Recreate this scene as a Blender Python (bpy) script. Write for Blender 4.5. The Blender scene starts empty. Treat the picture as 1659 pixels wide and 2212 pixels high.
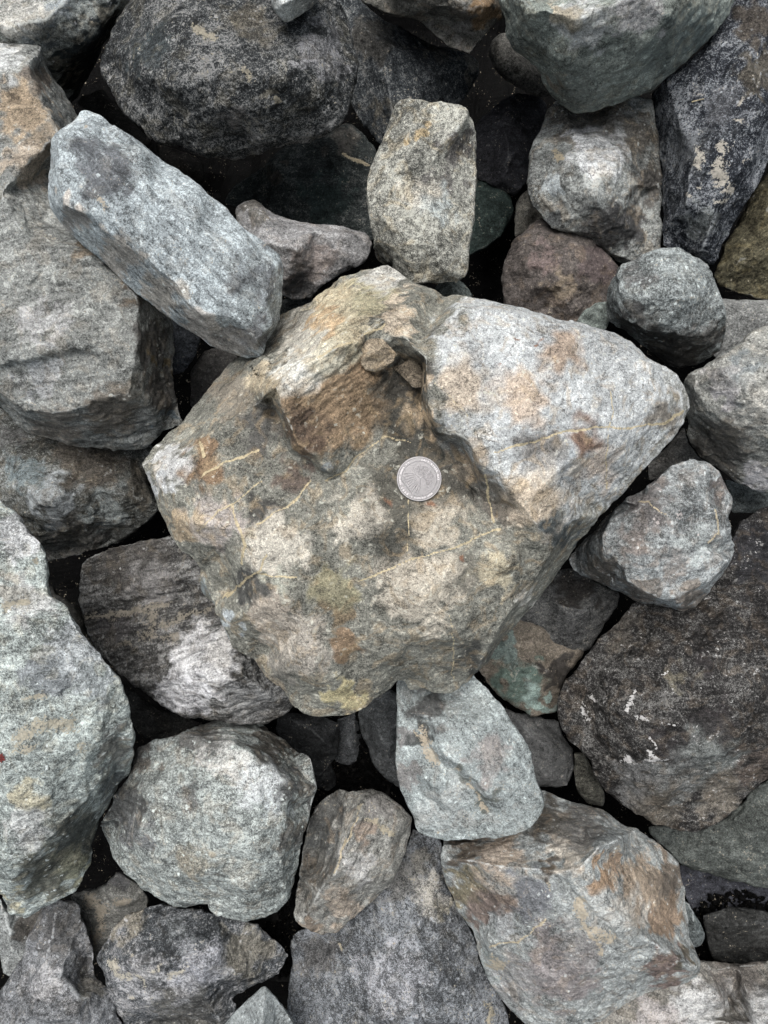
import bpy, bmesh, math, random
import numpy as np
from mathutils import Vector, Matrix
from mathutils.geometry import delaunay_2d_cdt

# ------------------------------------------------------------------ camera, sky, sun
scene = bpy.context.scene
col = scene.collection
CAM_H = 415.0                     # camera height above the coin, millimetres
K = 0.25 / CAM_H                  # tangent per picture unit (picture is 1659 x 2212 units)
CX, CY = 829.5, 1106.0
MM = 0.001

cam_data = bpy.data.cameras.new('camera')
cam = bpy.data.objects.new('camera', cam_data)
col.objects.link(cam)
cam.location = (0, 0, CAM_H * MM)
cam.rotation_euler = (0, 0, 0)
cam_data.sensor_fit = 'VERTICAL'
cam_data.sensor_height = 24.0
cam_data.lens = 24.0 / (2212 * K)
cam_data.clip_start = 0.01
cam_data.clip_end = 200.0
scene.camera = cam

SUN_EL, SUN_AZ = math.radians(67), math.radians(-18)     # azimuth from picture-up, towards the right
world = bpy.data.worlds.new('World')
scene.world = world
world.use_nodes = True
wn = world.node_tree.nodes
sky = wn.new('ShaderNodeTexSky')
sky.sky_type = 'NISHITA'
sky.sun_disc = False
sky.sun_elevation = SUN_EL
sky.sun_rotation = SUN_AZ
sky.air_density = 1.0
sky.dust_density = 4.0
sky.ozone_density = 0.6
hs = wn.new('ShaderNodeHueSaturation')
hs.inputs['Saturation'].default_value = 0.42
hs.inputs['Hue'].default_value = 0.475
bg = wn['Background']
bg.inputs['Strength'].default_value = 0.07
world.node_tree.links.new(sky.outputs[0], hs.inputs['Color'])
world.node_tree.links.new(hs.outputs[0], bg.inputs['Color'])

sun_data = bpy.data.lights.new('sun', 'SUN')
sun_data.energy = 1.5
sun_data.angle = math.radians(42)
sun_data.color = (1.0, 0.985, 0.96)
sun = bpy.data.objects.new('sun', sun_data)
col.objects.link(sun)
sd = Vector((math.cos(SUN_EL) * math.sin(SUN_AZ), math.cos(SUN_EL) * math.cos(SUN_AZ), math.sin(SUN_EL)))
sun.rotation_euler = sd.to_track_quat('Z', 'Y').to_euler()
sun.location = sd * 2

scene.view_settings.view_transform = 'Standard'
scene.view_settings.look = 'None'
scene.view_settings.exposure = 1.06
scene.view_settings.gamma = 1.0
scene.view_settings.use_curve_mapping = False
scene.cycles.max_bounces = 5
scene.cycles.diffuse_bounces = 1
scene.cycles.glossy_bounces = 2
scene.cycles.use_denoising = True
scene.cycles.denoiser = 'OPENIMAGEDENOISE'
scene.cycles.denoising_input_passes = 'RGB_ALBEDO_NORMAL'
scene.cycles.denoising_prefilter = 'ACCURATE'
scene.cycles.use_adaptive_sampling = True
scene.cycles.adaptive_threshold = 0.025

# ------------------------------------------------------------------ helpers
def unproject(x, y, z):
    """picture position and height (mm) -> world point in mm (works on arrays)"""
    s = K * (CAM_H - z)
    return (x - CX) * s, (CY - y) * s, z

def project(p):
    s = K * (CAM_H - p[:, 2])
    return CX + p[:, 0] / s, CY - p[:, 1] / s

_rs = np.random.RandomState(11)
PERM = np.concatenate([_rs.permutation(256)] * 3).astype(np.int32)
GRAD = _rs.normal(size=(256, 3)); GRAD /= np.linalg.norm(GRAD, axis=1)[:, None]
GRAD = GRAD.astype(np.float32)
CELL = _rs.rand(256, 8).astype(np.float32)

def hash3(i):
    return PERM[PERM[PERM[i[:, 0] & 255] + (i[:, 1] & 255)] + (i[:, 2] & 255)]

def pnoise(p):
    p = p.astype(np.float32)
    i = np.floor(p).astype(np.int32); f = p - i
    u = f * f * f * (f * (f * 6 - 15) + 10)
    out = np.zeros(len(p), np.float32)
    for dx in (0, 1):
        wx = u[:, 0] if dx else 1 - u[:, 0]
        for dy in (0, 1):
            wy = wx * (u[:, 1] if dy else 1 - u[:, 1])
            for dz in (0, 1):
                w = wy * (u[:, 2] if dz else 1 - u[:, 2])
                g = GRAD[hash3(i + np.array((dx, dy, dz), np.int32))]
                out += w * (g[:, 0] * (f[:, 0] - dx) + g[:, 1] * (f[:, 1] - dy) + g[:, 2] * (f[:, 2] - dz))
    return out * 1.5

def fbm(p, octs=3, gain=0.5):
    o = np.zeros(len(p), np.float32); a = 1.0
    for k in range(octs):
        o += a * pnoise(p * (2.03 ** k) + 17.3 * k); a *= gain
    return o

def facets(p):
    """broken-surface noise: every cell is a small tilted chip of its own height"""
    i0 = np.floor(p - 0.5).astype(np.int32)
    best = np.full(len(p), 9.0, np.float32); val = np.zeros(len(p), np.float32)
    p = p.astype(np.float32)
    for dx in (0, 1):
        for dy in (0, 1):
            for dz in (0, 1):
                c = i0 + np.array((dx, dy, dz), np.int32)
                r = CELL[hash3(c)]
                d = p - (c + (0.2 + 0.6 * r[:, :3]))
                q = (d * d).sum(1)
                m = q < best
                v = 0.55 * (r[:, 3] - 0.5) + (d * (r[:, 4:7] - 0.5)).sum(1) * 2.4
                best[m] = q[m]; val[m] = v[m]
    return val

def seg_dist(x, y, line):
    d = np.full(len(x), 1e9)
    for (ax, ay), (bx, by) in zip(line[:-1], line[1:]):
        ux, uy = bx - ax, by - ay
        L = ux * ux + uy * uy + 1e-9
        t = np.clip(((x - ax) * ux + (y - ay) * uy) / L, 0, 1)
        d = np.minimum(d, np.hypot(x - ax - t * ux, y - ay - t * uy))
    return d

def P(text, z=None):
    out = []
    for tok in text.replace('\n', ' ').split():
        v = [float(a) for a in tok.split(',')]
        if z is not None and len(v) == 2: v.append(z)
        out.append(tuple(v))
    return out

# ------------------------------------------------------------------ materials
def srgb(r, g, b):
    f = lambda c: (c / 255 / 12.92) if c / 255 < 0.04045 else ((c / 255 + 0.055) / 1.055) ** 2.4
    return (f(r), f(g), f(b))

class NT:
    def __init__(s, mat):
        mat.use_nodes = True; s.t = mat.node_tree; s.n = s.t.nodes; s.l = s.t.links
        s.bsdf = s.n['Principled BSDF']
    def new(s, kind, **kw):
        n = s.n.new(kind)
        for k, v in kw.items(): setattr(n, k, v)
        return n
    def put(s, sock, v):
        if hasattr(v, 'links') or isinstance(v, bpy.types.NodeSocket): s.l.new(v, sock)
        else:
            if isinstance(v, tuple) and len(v) == 3 and sock.type == 'RGBA': v = (*v, 1)
            sock.default_value = v
    def noise(s, vec, scale, detail=2, rough=0.5, dist=0.0):
        n = s.new('ShaderNodeTexNoise'); s.l.new(vec, n.inputs['Vector'])
        n.inputs['Scale'].default_value = scale; n.inputs['Detail'].default_value = detail
        n.inputs['Roughness'].default_value = rough; n.inputs['Distortion'].default_value = dist
        return n.outputs['Fac']
    def ramp(s, v, a, b, lo=0.0, hi=1.0, smooth=True):
        n = s.new('ShaderNodeMapRange')
        if smooth: n.interpolation_type = 'SMOOTHSTEP'
        s.put(n.inputs[0], v); n.inputs[1].default_value = a; n.inputs[2].default_value = b
        n.inputs[3].default_value = lo; n.inputs[4].default_value = hi
        return n.outputs[0]
    def math(s, op, a, b=0.0, clamp=False):
        n = s.new('ShaderNodeMath', operation=op); n.use_clamp = clamp
        s.put(n.inputs[0], a); s.put(n.inputs[1], b)
        return n.outputs[0]
    def mix(s, f, a, b, mode='MIX'):
        n = s.new('ShaderNodeMix', data_type='RGBA', blend_type=mode)
        n.clamp_factor = True
        s.put(n.inputs[0], f); s.put(n.inputs[6], a); s.put(n.inputs[7], b)
        return n.outputs[2]

def scl(c, k): return tuple(min(1, a * k) for a in c)

def rock_material(name, mid, seed, contrast=1.0, fleck=0.5, wear=0.6, warm=(0.0, (0.3, 0.2, 0.1)),
                  angle=0.0, streak=0.4, light=None, dark=None, vein_col=(0.46, 0.39, 0.27),
                  patch_col=(0.34, 0.30, 0.235), grain=1.0, wear_col=None):
    m = bpy.data.materials.new(name); t = NT(m); m['mid'] = mid
    rnd = random.Random(seed)
    light = light or scl(mid, 2.3); dark = dark or scl(mid, 0.24)
    wear_col = wear_col or tuple(0.5 * a + 0.5 * b for a, b in zip(scl(light, 1.15), (0.5, 0.52, 0.52)))
    tc = t.new('ShaderNodeTexCoord').outputs['Object']
    mp = t.new('ShaderNodeMapping'); t.l.new(tc, mp.inputs['Vector'])
    mp.inputs['Location'].default_value = (rnd.uniform(-5, 5), rnd.uniform(-5, 5), rnd.uniform(-5, 5))
    v = mp.outputs['Vector']
    mr = t.new('ShaderNodeMapping'); t.l.new(tc, mr.inputs['Vector'])
    mr.vector_type = 'TEXTURE'
    mr.inputs['Rotation'].default_value = (0, 0, math.radians(angle))
    mr.inputs['Scale'].default_value = (5.0, 1.0, 1.6)
    mr.inputs['Location'].default_value = (rnd.uniform(-5, 5), rnd.uniform(-5, 5), 0)
    vs = mr.outputs['Vector']
    big = t.noise(v, 26, 2, 0.6, 0.5)
    med = t.noise(v, 95, 4, 0.7, 1.0)
    fine = t.noise(v, 640, 3, 0.7, 0.5)
    strk = t.noise(vs, 260, 2, 0.66, 0.6)
    # salt-and-pepper grains
    vo = t.new('ShaderNodeTexVoronoi'); vo.feature = 'F1'
    wv = t.new('ShaderNodeVectorMath', operation='ADD'); t.l.new(v, wv.inputs[0])
    nz = t.new('ShaderNodeTexNoise'); t.l.new(v, nz.inputs['Vector']); nz.inputs['Scale'].default_value = 500
    sc_ = t.new('ShaderNodeVectorMath', operation='SCALE'); t.l.new(nz.outputs['Color'], sc_.inputs[0]); sc_.inputs[3].default_value = 0.0022
    t.l.new(sc_.outputs[0], wv.inputs[1])
    t.l.new(wv.outputs[0], vo.inputs['Vector']); vo.inputs['Scale'].default_value = 620
    cellr = t.new('ShaderNodeSeparateColor'); t.l.new(vo.outputs['Color'], cellr.inputs[0])
    spk = t.noise(v, 1500, 1, 0.6, 0.3)
    # tone = weighted sum around .5
    c = contrast
    tone = t.math('ADD', t.math('MULTIPLY', t.math('SUBTRACT', big, 0.5), 0.85 * c), 0.5)
    tone = t.math('ADD', tone, t.math('MULTIPLY', t.math('SUBTRACT', med, 0.5), 0.95 * c))
    tone = t.math('ADD', tone, t.math('MULTIPLY', t.math('SUBTRACT', fine, 0.5), 1.25 * c))
    tone = t.math('ADD', tone, t.math('MULTIPLY', t.math('SUBTRACT', strk, 0.5), 1.6 * streak * c))
    tone = t.math('ADD', tone, t.math('MULTIPLY', t.math('SUBTRACT', cellr.outputs[0], 0.5), 0.17 * grain * c))
    tone = t.math('ADD', tone, t.math('MULTIPLY', t.math('SUBTRACT', spk, 0.5), 1.0 * c * grain))
    dk = t.ramp(tone, 0.52, 0.12)
    lt = t.ramp(tone, 0.50, 0.92)
    colr = t.mix(dk, mid, dark)
    colr = t.mix(lt, colr, light)
    lum = t.math('ADD', t.math('SUBTRACT', 1.0, t.math('MULTIPLY', dk, 0.66)), t.math('MULTIPLY', lt, 0.95))
    # painted-on zones: mineral colours, also shade of sides and hollows (attribute 'zone': colour + strength)
    za = t.new('ShaderNodeAttribute'); za.attribute_name = 'zone'
    zs = t.new('ShaderNodeVectorMath', operation='SCALE'); t.l.new(za.outputs['Color'], zs.inputs[0]); t.l.new(lum, zs.inputs[3])
    zf = t.ramp(t.math('ADD', t.math('MULTIPLY', t.math('SUBTRACT', med, 0.5), 1.7), za.outputs['Alpha']), 0.14, 0.80)
    colr = t.mix(zf, colr, zs.outputs[0])
    # warm mineral mottling
    if warm[0] > 0:
        wm = t.ramp(t.noise(v, 75, 2, 0.7, 1.0), 0.50, 0.66)
        wc = t.new('ShaderNodeVectorMath', operation='SCALE'); wc.inputs[0].default_value = warm[1]
        t.l.new(lum, wc.inputs[3])
        colr = t.mix(t.math('MULTIPLY', wm, warm[0]), colr, wc.outputs[0])
    fa = t.new('ShaderNodeAttribute'); fa.attribute_name = 'feat'
    fs = t.new('ShaderNodeSeparateColor'); t.l.new(fa.outputs['Color'], fs.inputs[0])
    # bruised pale edges
    we = t.ramp(t.math('ADD', fs.outputs[0], t.math('ADD', t.math('MULTIPLY', t.math('SUBTRACT', fine, 0.5), 1.0), t.math('MULTIPLY', t.math('SUBTRACT', med, 0.5), 0.9))), 0.36, 0.90)
    colr = t.mix(t.math('MULTIPLY', we, wear), colr, wear_col)
    # pale crystal flecks and dark flecks
    fl = t.math('MULTIPLY', t.ramp(cellr.outputs[1], 0.955 - 0.07 * fleck, 0.985), t.ramp(med, 0.46, 0.66))
    colr = t.mix(t.math('MULTIPLY', fl, min(1, 0.3 + 0.7 * fleck) if fleck > 0 else 0.0), colr, scl(light, 1.5))
    # veins and dusty crusts
    ve = t.ramp(t.math('ADD', fs.outputs[1], t.math('ADD', t.math('MULTIPLY', t.math('SUBTRACT', fine, 0.5), 1.2), t.math('MULTIPLY', t.math('SUBTRACT', med, 0.5), 0.8))), 0.36, 0.72)
    vcs = t.new('ShaderNodeVectorMath', operation='SCALE'); vcs.inputs[0].default_value = vein_col
    t.l.new(t.ramp(fine, 0.3, 0.7, 0.6, 1.3), vcs.inputs[3])
    colr = t.mix(t.math('MULTIPLY', ve, 0.85), colr, vcs.outputs[0])
    pn = t.math('ADD', fs.outputs[2], t.math('ADD', t.math('MULTIPLY', t.math('SUBTRACT', med, 0.5), 2.0), t.math('MULTIPLY', t.math('SUBTRACT', fine, 0.5), 2.3)))
    pa = t.ramp(pn, 0.46, 0.56)
    pcs = t.new('ShaderNodeVectorMath', operation='SCALE'); pcs.inputs[0].default_value = patch_col
    t.l.new(t.ramp(fine, 0.3, 0.7, 0.8, 1.15), pcs.inputs[3])
    colr = t.mix(t.math('MULTIPLY', pa, 0.85), colr, pcs.outputs[0])
    cr = t.new('ShaderNodeTexVoronoi'); cr.feature = 'DISTANCE_TO_EDGE'; cr.inputs['Scale'].default_value = 46
    cw = t.new('ShaderNodeVectorMath', operation='SCALE'); cw.inputs[3].default_value = 0.022
    cn = t.new('ShaderNodeTexNoise'); t.l.new(v, cn.inputs['Vector']); cn.inputs['Scale'].default_value = 90; cn.inputs['Detail'].default_value = 3
    t.l.new(cn.outputs['Color'], cw.inputs[0])
    ca = t.new('ShaderNodeVectorMath', operation='ADD'); t.l.new(v, ca.inputs[0]); t.l.new(cw.outputs[0], ca.inputs[1])
    t.l.new(ca.outputs[0], cr.inputs['Vector'])
    crk = t.math('MULTIPLY', t.ramp(cr.outputs['Distance'], 0.016, 0.0), t.ramp(big, 0.52, 0.62))
    colr = t.mix(t.math('MULTIPLY', crk, 0.75), colr, scl(dark, 0.6))
    t.l.new(colr, t.bsdf.inputs['Base Color'])
    t.put(t.bsdf.inputs['Roughness'], t.ramp(fine, 0.3, 0.7, 0.62, 0.9))
    t.bsdf.inputs['Specular IOR Level'].default_value = 0.12 if sum(mid) < 0.35 else 0.25
    # fine relief
    h = t.math('ADD', t.math('MULTIPLY', med, 1.3), t.math('ADD', fine, t.math('MULTIPLY', strk, streak * 1.2)))
    h = t.mix(t.math('MULTIPLY', pa, 0.7), h, (0.9, 0.9, 0.9))
    b = t.new('ShaderNodeBump'); b.inputs['Strength'].default_value = 0.6; b.inputs['Distance'].default_value = 0.0016
    t.l.new(h, b.inputs['Height']); t.l.new(b.outputs[0], t.bsdf.inputs['Normal'])
    return m

# ------------------------------------------------------------------ rock builder
TRI = [0]
def voxel(me_verts, me_faces, size):
    me = bpy.data.meshes.new('tmp'); me.from_pydata(me_verts, [], me_faces); me.update()
    o = bpy.data.objects.new('tmp', me); col.objects.link(o)
    md = o.modifiers.new('r', 'REMESH'); md.mode = 'VOXEL'; md.voxel_size = size; md.adaptivity = 0
    dg = bpy.context.evaluated_depsgraph_get()
    out = bpy.data.meshes.new_from_object(o.evaluated_get(dg))
    bpy.data.objects.remove(o); bpy.data.meshes.remove(me)
    return out

def arr(me):
    v = np.empty(len(me.vertices) * 3, np.float32); me.vertices.foreach_get('co', v)
    return v.reshape(-1, 3).astype(np.float64)

def edges(me):
    e = np.empty(len(me.edges) * 2, np.int32); me.edges.foreach_get('vertices', e)
    return e.reshape(-1, 2)

def smooth(p, e, it, f=0.5):
    n = len(p); a = np.concatenate([e[:, 0], e[:, 1]]); b = np.concatenate([e[:, 1], e[:, 0]])
    deg = np.bincount(a, minlength=n).clip(1)
    for _ in range(it):
        q = np.stack([np.bincount(a, weights=p[b, k], minlength=n) / deg for k in range(3)], 1)
        p = p + (q - p) * f
    return p

def set_co(me, p):
    me.vertices.foreach_set('co', p.astype(np.float32).ravel()); me.update()

def normals(me):
    n = np.empty(len(me.vertices) * 3, np.float32); me.vertex_normals.foreach_get('vector', n)
    return n.reshape(-1, 3)

def faces_of(me):
    return [tuple(p.vertices) for p in me.polygons]

def hull_mesh(outline, inner, ze, thick, under, drop, ztop, rim):
    pts = P(outline, ze); n = len(pts)
    free = [len(v.split(',')) == 2 for v in outline.split()]
    inn = np.array([q for line in inner.split(';') for q in P(line, ze)])
    zin = inn[:, 2].max() if ztop is None else 0.0
    IS = 1.3 if ztop is None and thick > 20 else 1.0          # face relief
    inn[:, 2] = zin - (zin - inn[:, 2]) * IS
    pts = [(q[0], q[1], zin - (zin - q[2]) * IS) for q in pts]
    for k in range(n):                      # edges without a height of their own stay close to the face above them
        if free[k]:
            d = np.hypot(inn[:, 0] - pts[k][0], inn[:, 1] - pts[k][1]); w = 1 / (d + 5) ** 3
            zi = (w * inn[:, 2]).sum() / w.sum()
            pts[k] = (pts[k][0], pts[k][1], zi + (pts[k][2] - zi) * rim)
    STRETCH = 1.45 if ztop is not None else 1.0
    ed = []; allp = list(pts)
    for line in inner.split(';'):
        q = P(line, ze)
        for k, v in enumerate(q):
            allp.append((v[0], v[1], zin - (zin - v[2]) * IS))
            if k: ed.append((len(allp) - 2, len(allp) - 1))
    zt = max(q[2] for q in allp) if ztop is None else ztop
    allp = [(q[0], q[1], zt - (zt - q[2]) * STRETCH + drop) for q in allp]
    co = [Vector((p[0], -p[1])) for p in allp]
    vo, eo, fo, ov, oe, of = delaunay_2d_cdt(co, ed, [list(range(n))], 1, 1e-3)
    src = np.array(allp)
    V = []
    for k, v in enumerate(vo):
        if ov[k]: z = src[ov[k][0], 2]
        else:
            d = np.hypot(src[:, 0] - v.x, src[:, 1] + v.y) + 1e-6
            w = 1 / d ** 3; z = (w * src[:, 2]).sum() / w.sum()
        V.append((v.x, -v.y, z))
    F = [tuple(f) for f in fo]
    cnt = {}
    for f in F:
        for a, b in zip(f, f[1:] + f[:1]): cnt[(a, b)] = 1
    bound = {a: b for (a, b) in cnt if (b, a) not in cnt}
    start = next(iter(bound)); ring = [start]
    while bound[ring[-1]] != start and len(ring) < 5000: ring.append(bound[ring[-1]])
    R = np.array([V[k] for k in ring]); cx, cy = R[:, 0].mean(), R[:, 1].mean(); zm = R[:, 2].mean()
    prev = ring
    rings = [(0.25, 1 - 0.03 * under, 0.15), (0.6, 1 - 0.16 * under, 0.5), (0.92, 1 - 0.42 * under, 1.0)]
    for dz, s, fl in rings:
        cur = []
        for k in range(len(R)):
            x = cx + (R[k, 0] - cx) * s; y = cy + (R[k, 1] - cy) * s
            z = R[k, 2] * (1 - fl) + zm * fl - thick * dz
            z = min(z, R[k, 2] - thick * (0.12 + 0.3 * dz))
            cur.append(len(V)); V.append((x, y, z))
        m = len(ring)
        for k in range(m):
            j = (k + 1) % m
            F.append((prev[j], prev[k], cur[k], cur[j]))
        prev = cur
    V.append((cx, cy, zm - thick)); c = len(V) - 1
    for k in range(len(prev)): F.append((prev[(k + 1) % len(prev)], prev[k], c))
    W = [unproject(*v) for v in V]
    return [tuple(w) for w in W], F, np.array([[V[i] for i in f] for f in (tuple(g) for g in fo)])

def refine(me):
    """split the quads that face the open side into four; the hidden underside stays coarse"""
    V = arr(me); m = len(me.polygons)
    lv = np.empty(len(me.loops), np.int32); me.loops.foreach_get('vertex_index', lv)
    Q = lv.reshape(m, 4)
    n = normals(me); c = V[Q].mean(1); fn = n[Q].mean(1)
    to = np.array((0, 0, CAM_H)) - c; to /= np.linalg.norm(to, axis=1)[:, None]
    upq = (fn * to).sum(1) > -0.12
    a, b = Q, np.roll(Q, -1, axis=1)
    key = np.minimum(a, b).astype(np.int64) * (len(V) + 1) + np.maximum(a, b)
    uq, inv = np.unique(key, return_inverse=True); inv = inv.reshape(m, 4)
    hit = np.zeros(len(uq), bool); hit[inv[upq].ravel()] = True
    mid = np.full(len(uq), -1); mid[hit] = len(V) + np.arange(hit.sum())
    ea, eb = uq // (len(V) + 1), uq % (len(V) + 1)
    MV = (V[ea[hit]] + V[eb[hit]]) / 2
    cv = len(V) + len(MV) + np.arange(upq.sum())
    U = Q[upq]; mm = mid[inv[upq]]
    newq = np.concatenate([np.stack([U[:, i], mm[:, i], cv, mm[:, i - 1]], 1) for i in range(4)])
    rest = Q[~upq]; rm = mid[inv[~upq]]
    plain_ = (rm < 0).all(1)
    loops = [newq.ravel(), rest[plain_].ravel()]; sizes = [np.full(len(newq), 4), np.full(plain_.sum(), 4)]
    ng = []
    for q, k in zip(rest[~plain_], rm[~plain_]):
        poly = []
        for i in range(4):
            poly.append(q[i])
            if k[i] >= 0: poly.append(k[i])
        ng.append(poly)
    loops.append(np.array([x for g in ng for x in g], np.int64)); sizes.append(np.array([len(g) for g in ng], np.int64))
    loops = np.concatenate(loops).astype(np.int32); sizes = np.concatenate(sizes)
    VV = np.concatenate([V, MV, c[upq]])
    out = bpy.data.meshes.new('rock')
    out.vertices.add(len(VV)); out.vertices.foreach_set('co', VV.astype(np.float32).ravel())
    out.loops.add(len(loops)); out.loops.foreach_set('vertex_index', loops)
    out.polygons.add(len(sizes)); st = np.concatenate([[0], np.cumsum(sizes)[:-1]]).astype(np.int32)
    out.polygons.foreach_set('loop_start', st)
    out.update(calc_edges=True)
    bpy.data.meshes.remove(me)
    TRI[0] += int((sizes - 2).sum())
    return out

ROCKS = {}
DROP = dict(upright=-5, wedgepale=-14, ridge=-16, rightpale=-6, block=-12, ball=-8, left=-6, roundpale=-16, nightright=-28, domed=-38, mauve=-18, ledge=-28, midleft=-38,
            blackbrown=-26, ridgelet=-24, mudstone=-32, floor=-44, plum=-38, corner=-16, topmid=-32, lumpy=-38, cream=-48, strip=-38, spike=-26, footright=-48,
            point=-48, teal=-52, wedge=-46, jade=-46, slate=-52, tiny=-26, olive=-48, greyflat=-46, pocket=-52, sliver=-40, gap7=-25, chip=0, chip2=0)
def rock(key, label, outline, inner, ze, thick, mat, vox=0.95, soft=2, rnd=0, amp=1.0, under=1.0, bumps='', grooves=(),
         zones=(), veins=(), patches=(), angle=0.0, foli=0.0, flat=(), name='rock', cat='rock', rough=1.0, chip=1.0, ztop=None, scal=1.0, rim=0.28, cuts=4, cut=0.6, steps=(), zk=0.7):
    V, F, top = hull_mesh(outline, inner, ze, thick, under, DROP.get(key, -50 if key.startswith(('gap', 'deep', 'behind', 'shade', 'bed')) else 0), ztop, rim)
    if rnd:
        me = voxel(V, F, 3.0); p = smooth(arr(me), edges(me), rnd)
        V, F2 = [tuple(a) for a in p], faces_of(me); bpy.data.meshes.remove(me); F = F2
    me = voxel(V, F, vox * (2.1 if vox < 0.8 else 2.2))
    me = refine(me)
    e = edges(me); p = arr(me)
    if not rnd:                              # snap the open side back onto the exact faces so that the edges stay crisp
        nr = normals(me); to = np.array((0, 0, CAM_H)) - p; to /= np.linalg.norm(to, axis=1)[:, None]
        ix = np.nonzero((nr * to).sum(1) > 0.12)[0]
        qx, qy = project(p[ix]); zq = np.full(len(ix), np.nan)
        for T in top:
            (x0, y0, z0), (x1, y1, z1), (x2, y2, z2) = T
            D = (y1 - y2) * (x0 - x2) + (x2 - x1) * (y0 - y2)
            if abs(D) < 1e-9: continue
            bb = np.nonzero((qx >= T[:, 0].min()) & (qx <= T[:, 0].max()) & (qy >= T[:, 1].min()) & (qy <= T[:, 1].max()))[0]
            l0 = ((y1 - y2) * (qx[bb] - x2) + (x2 - x1) * (qy[bb] - y2)) / D
            l1 = ((y2 - y0) * (qx[bb] - x2) + (x0 - x2) * (qy[bb] - y2)) / D
            ok = (l0 >= -1e-6) & (l1 >= -1e-6) & (l0 + l1 <= 1 + 1e-6)
            zq[bb[ok]] = (l0 * z0 + l1 * z1 + (1 - l0 - l1) * z2)[ok]
        g = ~np.isnan(zq) & (np.abs(zq - p[ix, 2]) < 5)
        ux_, uy_, uz_ = unproject(qx[g], qy[g], zq[g])
        p[ix[g]] = np.stack([ux_, uy_, uz_], 1)
        p = smooth(p, e, 1, 0.22)
    else:
        p = smooth(p, e, soft, 0.35)
    seed = (sum(ord(c) * (k + 3) for k, c in enumerate(key)) % 997) * 3.71
    off = np.array((seed, seed * 0.7, seed * 1.3))
    set_co(me, p); nr = normals(me).astype(np.float64)
    # large warps first, then chips, then grit
    cv0 = ((p - smooth(p, e, 10)) * nr).sum(1)
    px, py = project(p)
    up = np.clip(nr[:, 2] * 1.5 + 0.4, 0, 1)
    dz = np.zeros(len(p))
    for (bx, by, br, bz) in P(bumps):
        dz += bz * np.exp(-((px - bx) ** 2 + (py - by) ** 2) / (br * br))
    for (line, w, d) in grooves:
        wob = 5 * pnoise(p / 9.0 + off)
        q = seg_dist(px + wob, py + wob * 0.6, P(line))
        dz -= d * np.exp(-(q / w) ** 2)
    for (line, h, L_) in steps:              # a broken layer: the side left of the line stands higher
        ln = P(line); wx = px + 5 * pnoise(p / 8.0 + off); wy = py + 5 * pnoise(p / 8.0 + off + 20)
        bd = np.full(len(p), 1e9); sg = np.zeros(len(p)); inn_ = np.zeros(len(p))
        for k in range(len(ln) - 1):
            (ax, ay), (bx, by) = ln[k], ln[k + 1]; ux, uy = bx - ax, by - ay; L2 = ux * ux + uy * uy
            t0 = ((wx - ax) * ux + (wy - ay) * uy) / L2; t1 = np.clip(t0, 0, 1)
            dd = np.hypot(wx - ax - t1 * ux, wy - ay - t1 * uy); m_ = dd < bd
            bd[m_] = dd[m_]; sg[m_] = ((wx - ax) * uy - (wy - ay) * ux)[m_]
            ex = np.zeros(len(p))
            if k == 0: ex = np.maximum(ex, -t0 * math.sqrt(L2))
            if k == len(ln) - 2: ex = np.maximum(ex, (t0 - 1) * math.sqrt(L2))
            inn_[m_] = np.clip(1 - ex / 25, 0, 1)[m_]
        dz += np.where(sg > 0, h * np.clip(1 - bd / L_, 0, 1) * inn_, 0)
    p[:, 2] += dz * up
    to = np.array((0, 0, CAM_H)) - p; to /= np.linalg.norm(to, axis=1)[:, None]
    cand = np.nonzero(((nr * to).sum(1) > -0.1) & (cv0 > 0.22))[0]
    rc = np.random.RandomState(int(seed * 10) % 99991)
    for k in range(cuts if len(cand) else 0):       # flat chips knocked off the corners and edges
        c = cand[rc.randint(len(cand))]
        if flat and math.hypot(px[c] - flat[0][0], py[c] - flat[0][1]) < 90: continue
        dv_ = p - p[c]; r2 = (dv_ * dv_).sum(1)
        R_ = rc.uniform(9, 34); near = r2 < (0.35 * R_) ** 2
        n_ = nr[near].mean(0) + rc.normal(size=3) * 0.07; n_ /= np.linalg.norm(n_)
        off_ = rc.uniform(0.5, 2.4) * cut
        tt = dv_ @ n_ + off_ * (1 - r2 / (R_ * R_))
        m_ = (tt > 0) & (r2 < R_ * R_)
        p[m_] -= n_ * (tt[m_] * np.clip(3 - 3 * r2[m_] / (R_ * R_), 0, 1))[:, None]
    p = smooth(p, e, 1, 0.2); set_co(me, p); nr = normals(me).astype(np.float64)
    wear = np.clip(cv0 / 0.62 - 0.16, 0, 0.95) * np.clip(0.75 + 1.1 * pnoise(p / 9.0 + off + 200), 0.1, 1.3)
    face = np.clip(((nr * to).sum(1) + 0.5) / 0.35, 0, 1)
    vis = np.nonzero(face > 0)[0]; pv = p[vis]; fv = face[vis]
    W1 = np.stack([pnoise(pv / 11 + off + 31 * k) for k in range(3)], 1)
    W2 = np.stack([pnoise(pv / 4.5 + off + 57 * k) for k in range(3)], 1)
    q = pv + 2.2 * W1
    amp = amp * 0.75
    dv = amp * (1.3 * pnoise(pv / 38 + off) + 0.7 * fbm(pv / 14 + off + 50, 2))
    dv += scal * amp * 1.7 * (0.35 - np.abs(pnoise(pv / 24 + off + 120 + 0.25 * W1)) * 1.6)
    if chip: dv += amp * chip * (1.5 * facets(q / 26 + off) + 0.7 * facets(q / 10.5 + off + 9))
    dv += rough * (0.34 * facets(q / 4.6 + off + 5) * np.clip(0.7 + 1.6 * pnoise(pv / 20 + off + 80), 0.15, 1.5) + 0.22 * pnoise(pv / 3.6 + off) + 0.12 * pnoise(pv / 1.9 + off))
    d = np.zeros(len(p)); d[vis] = dv * fv
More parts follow.
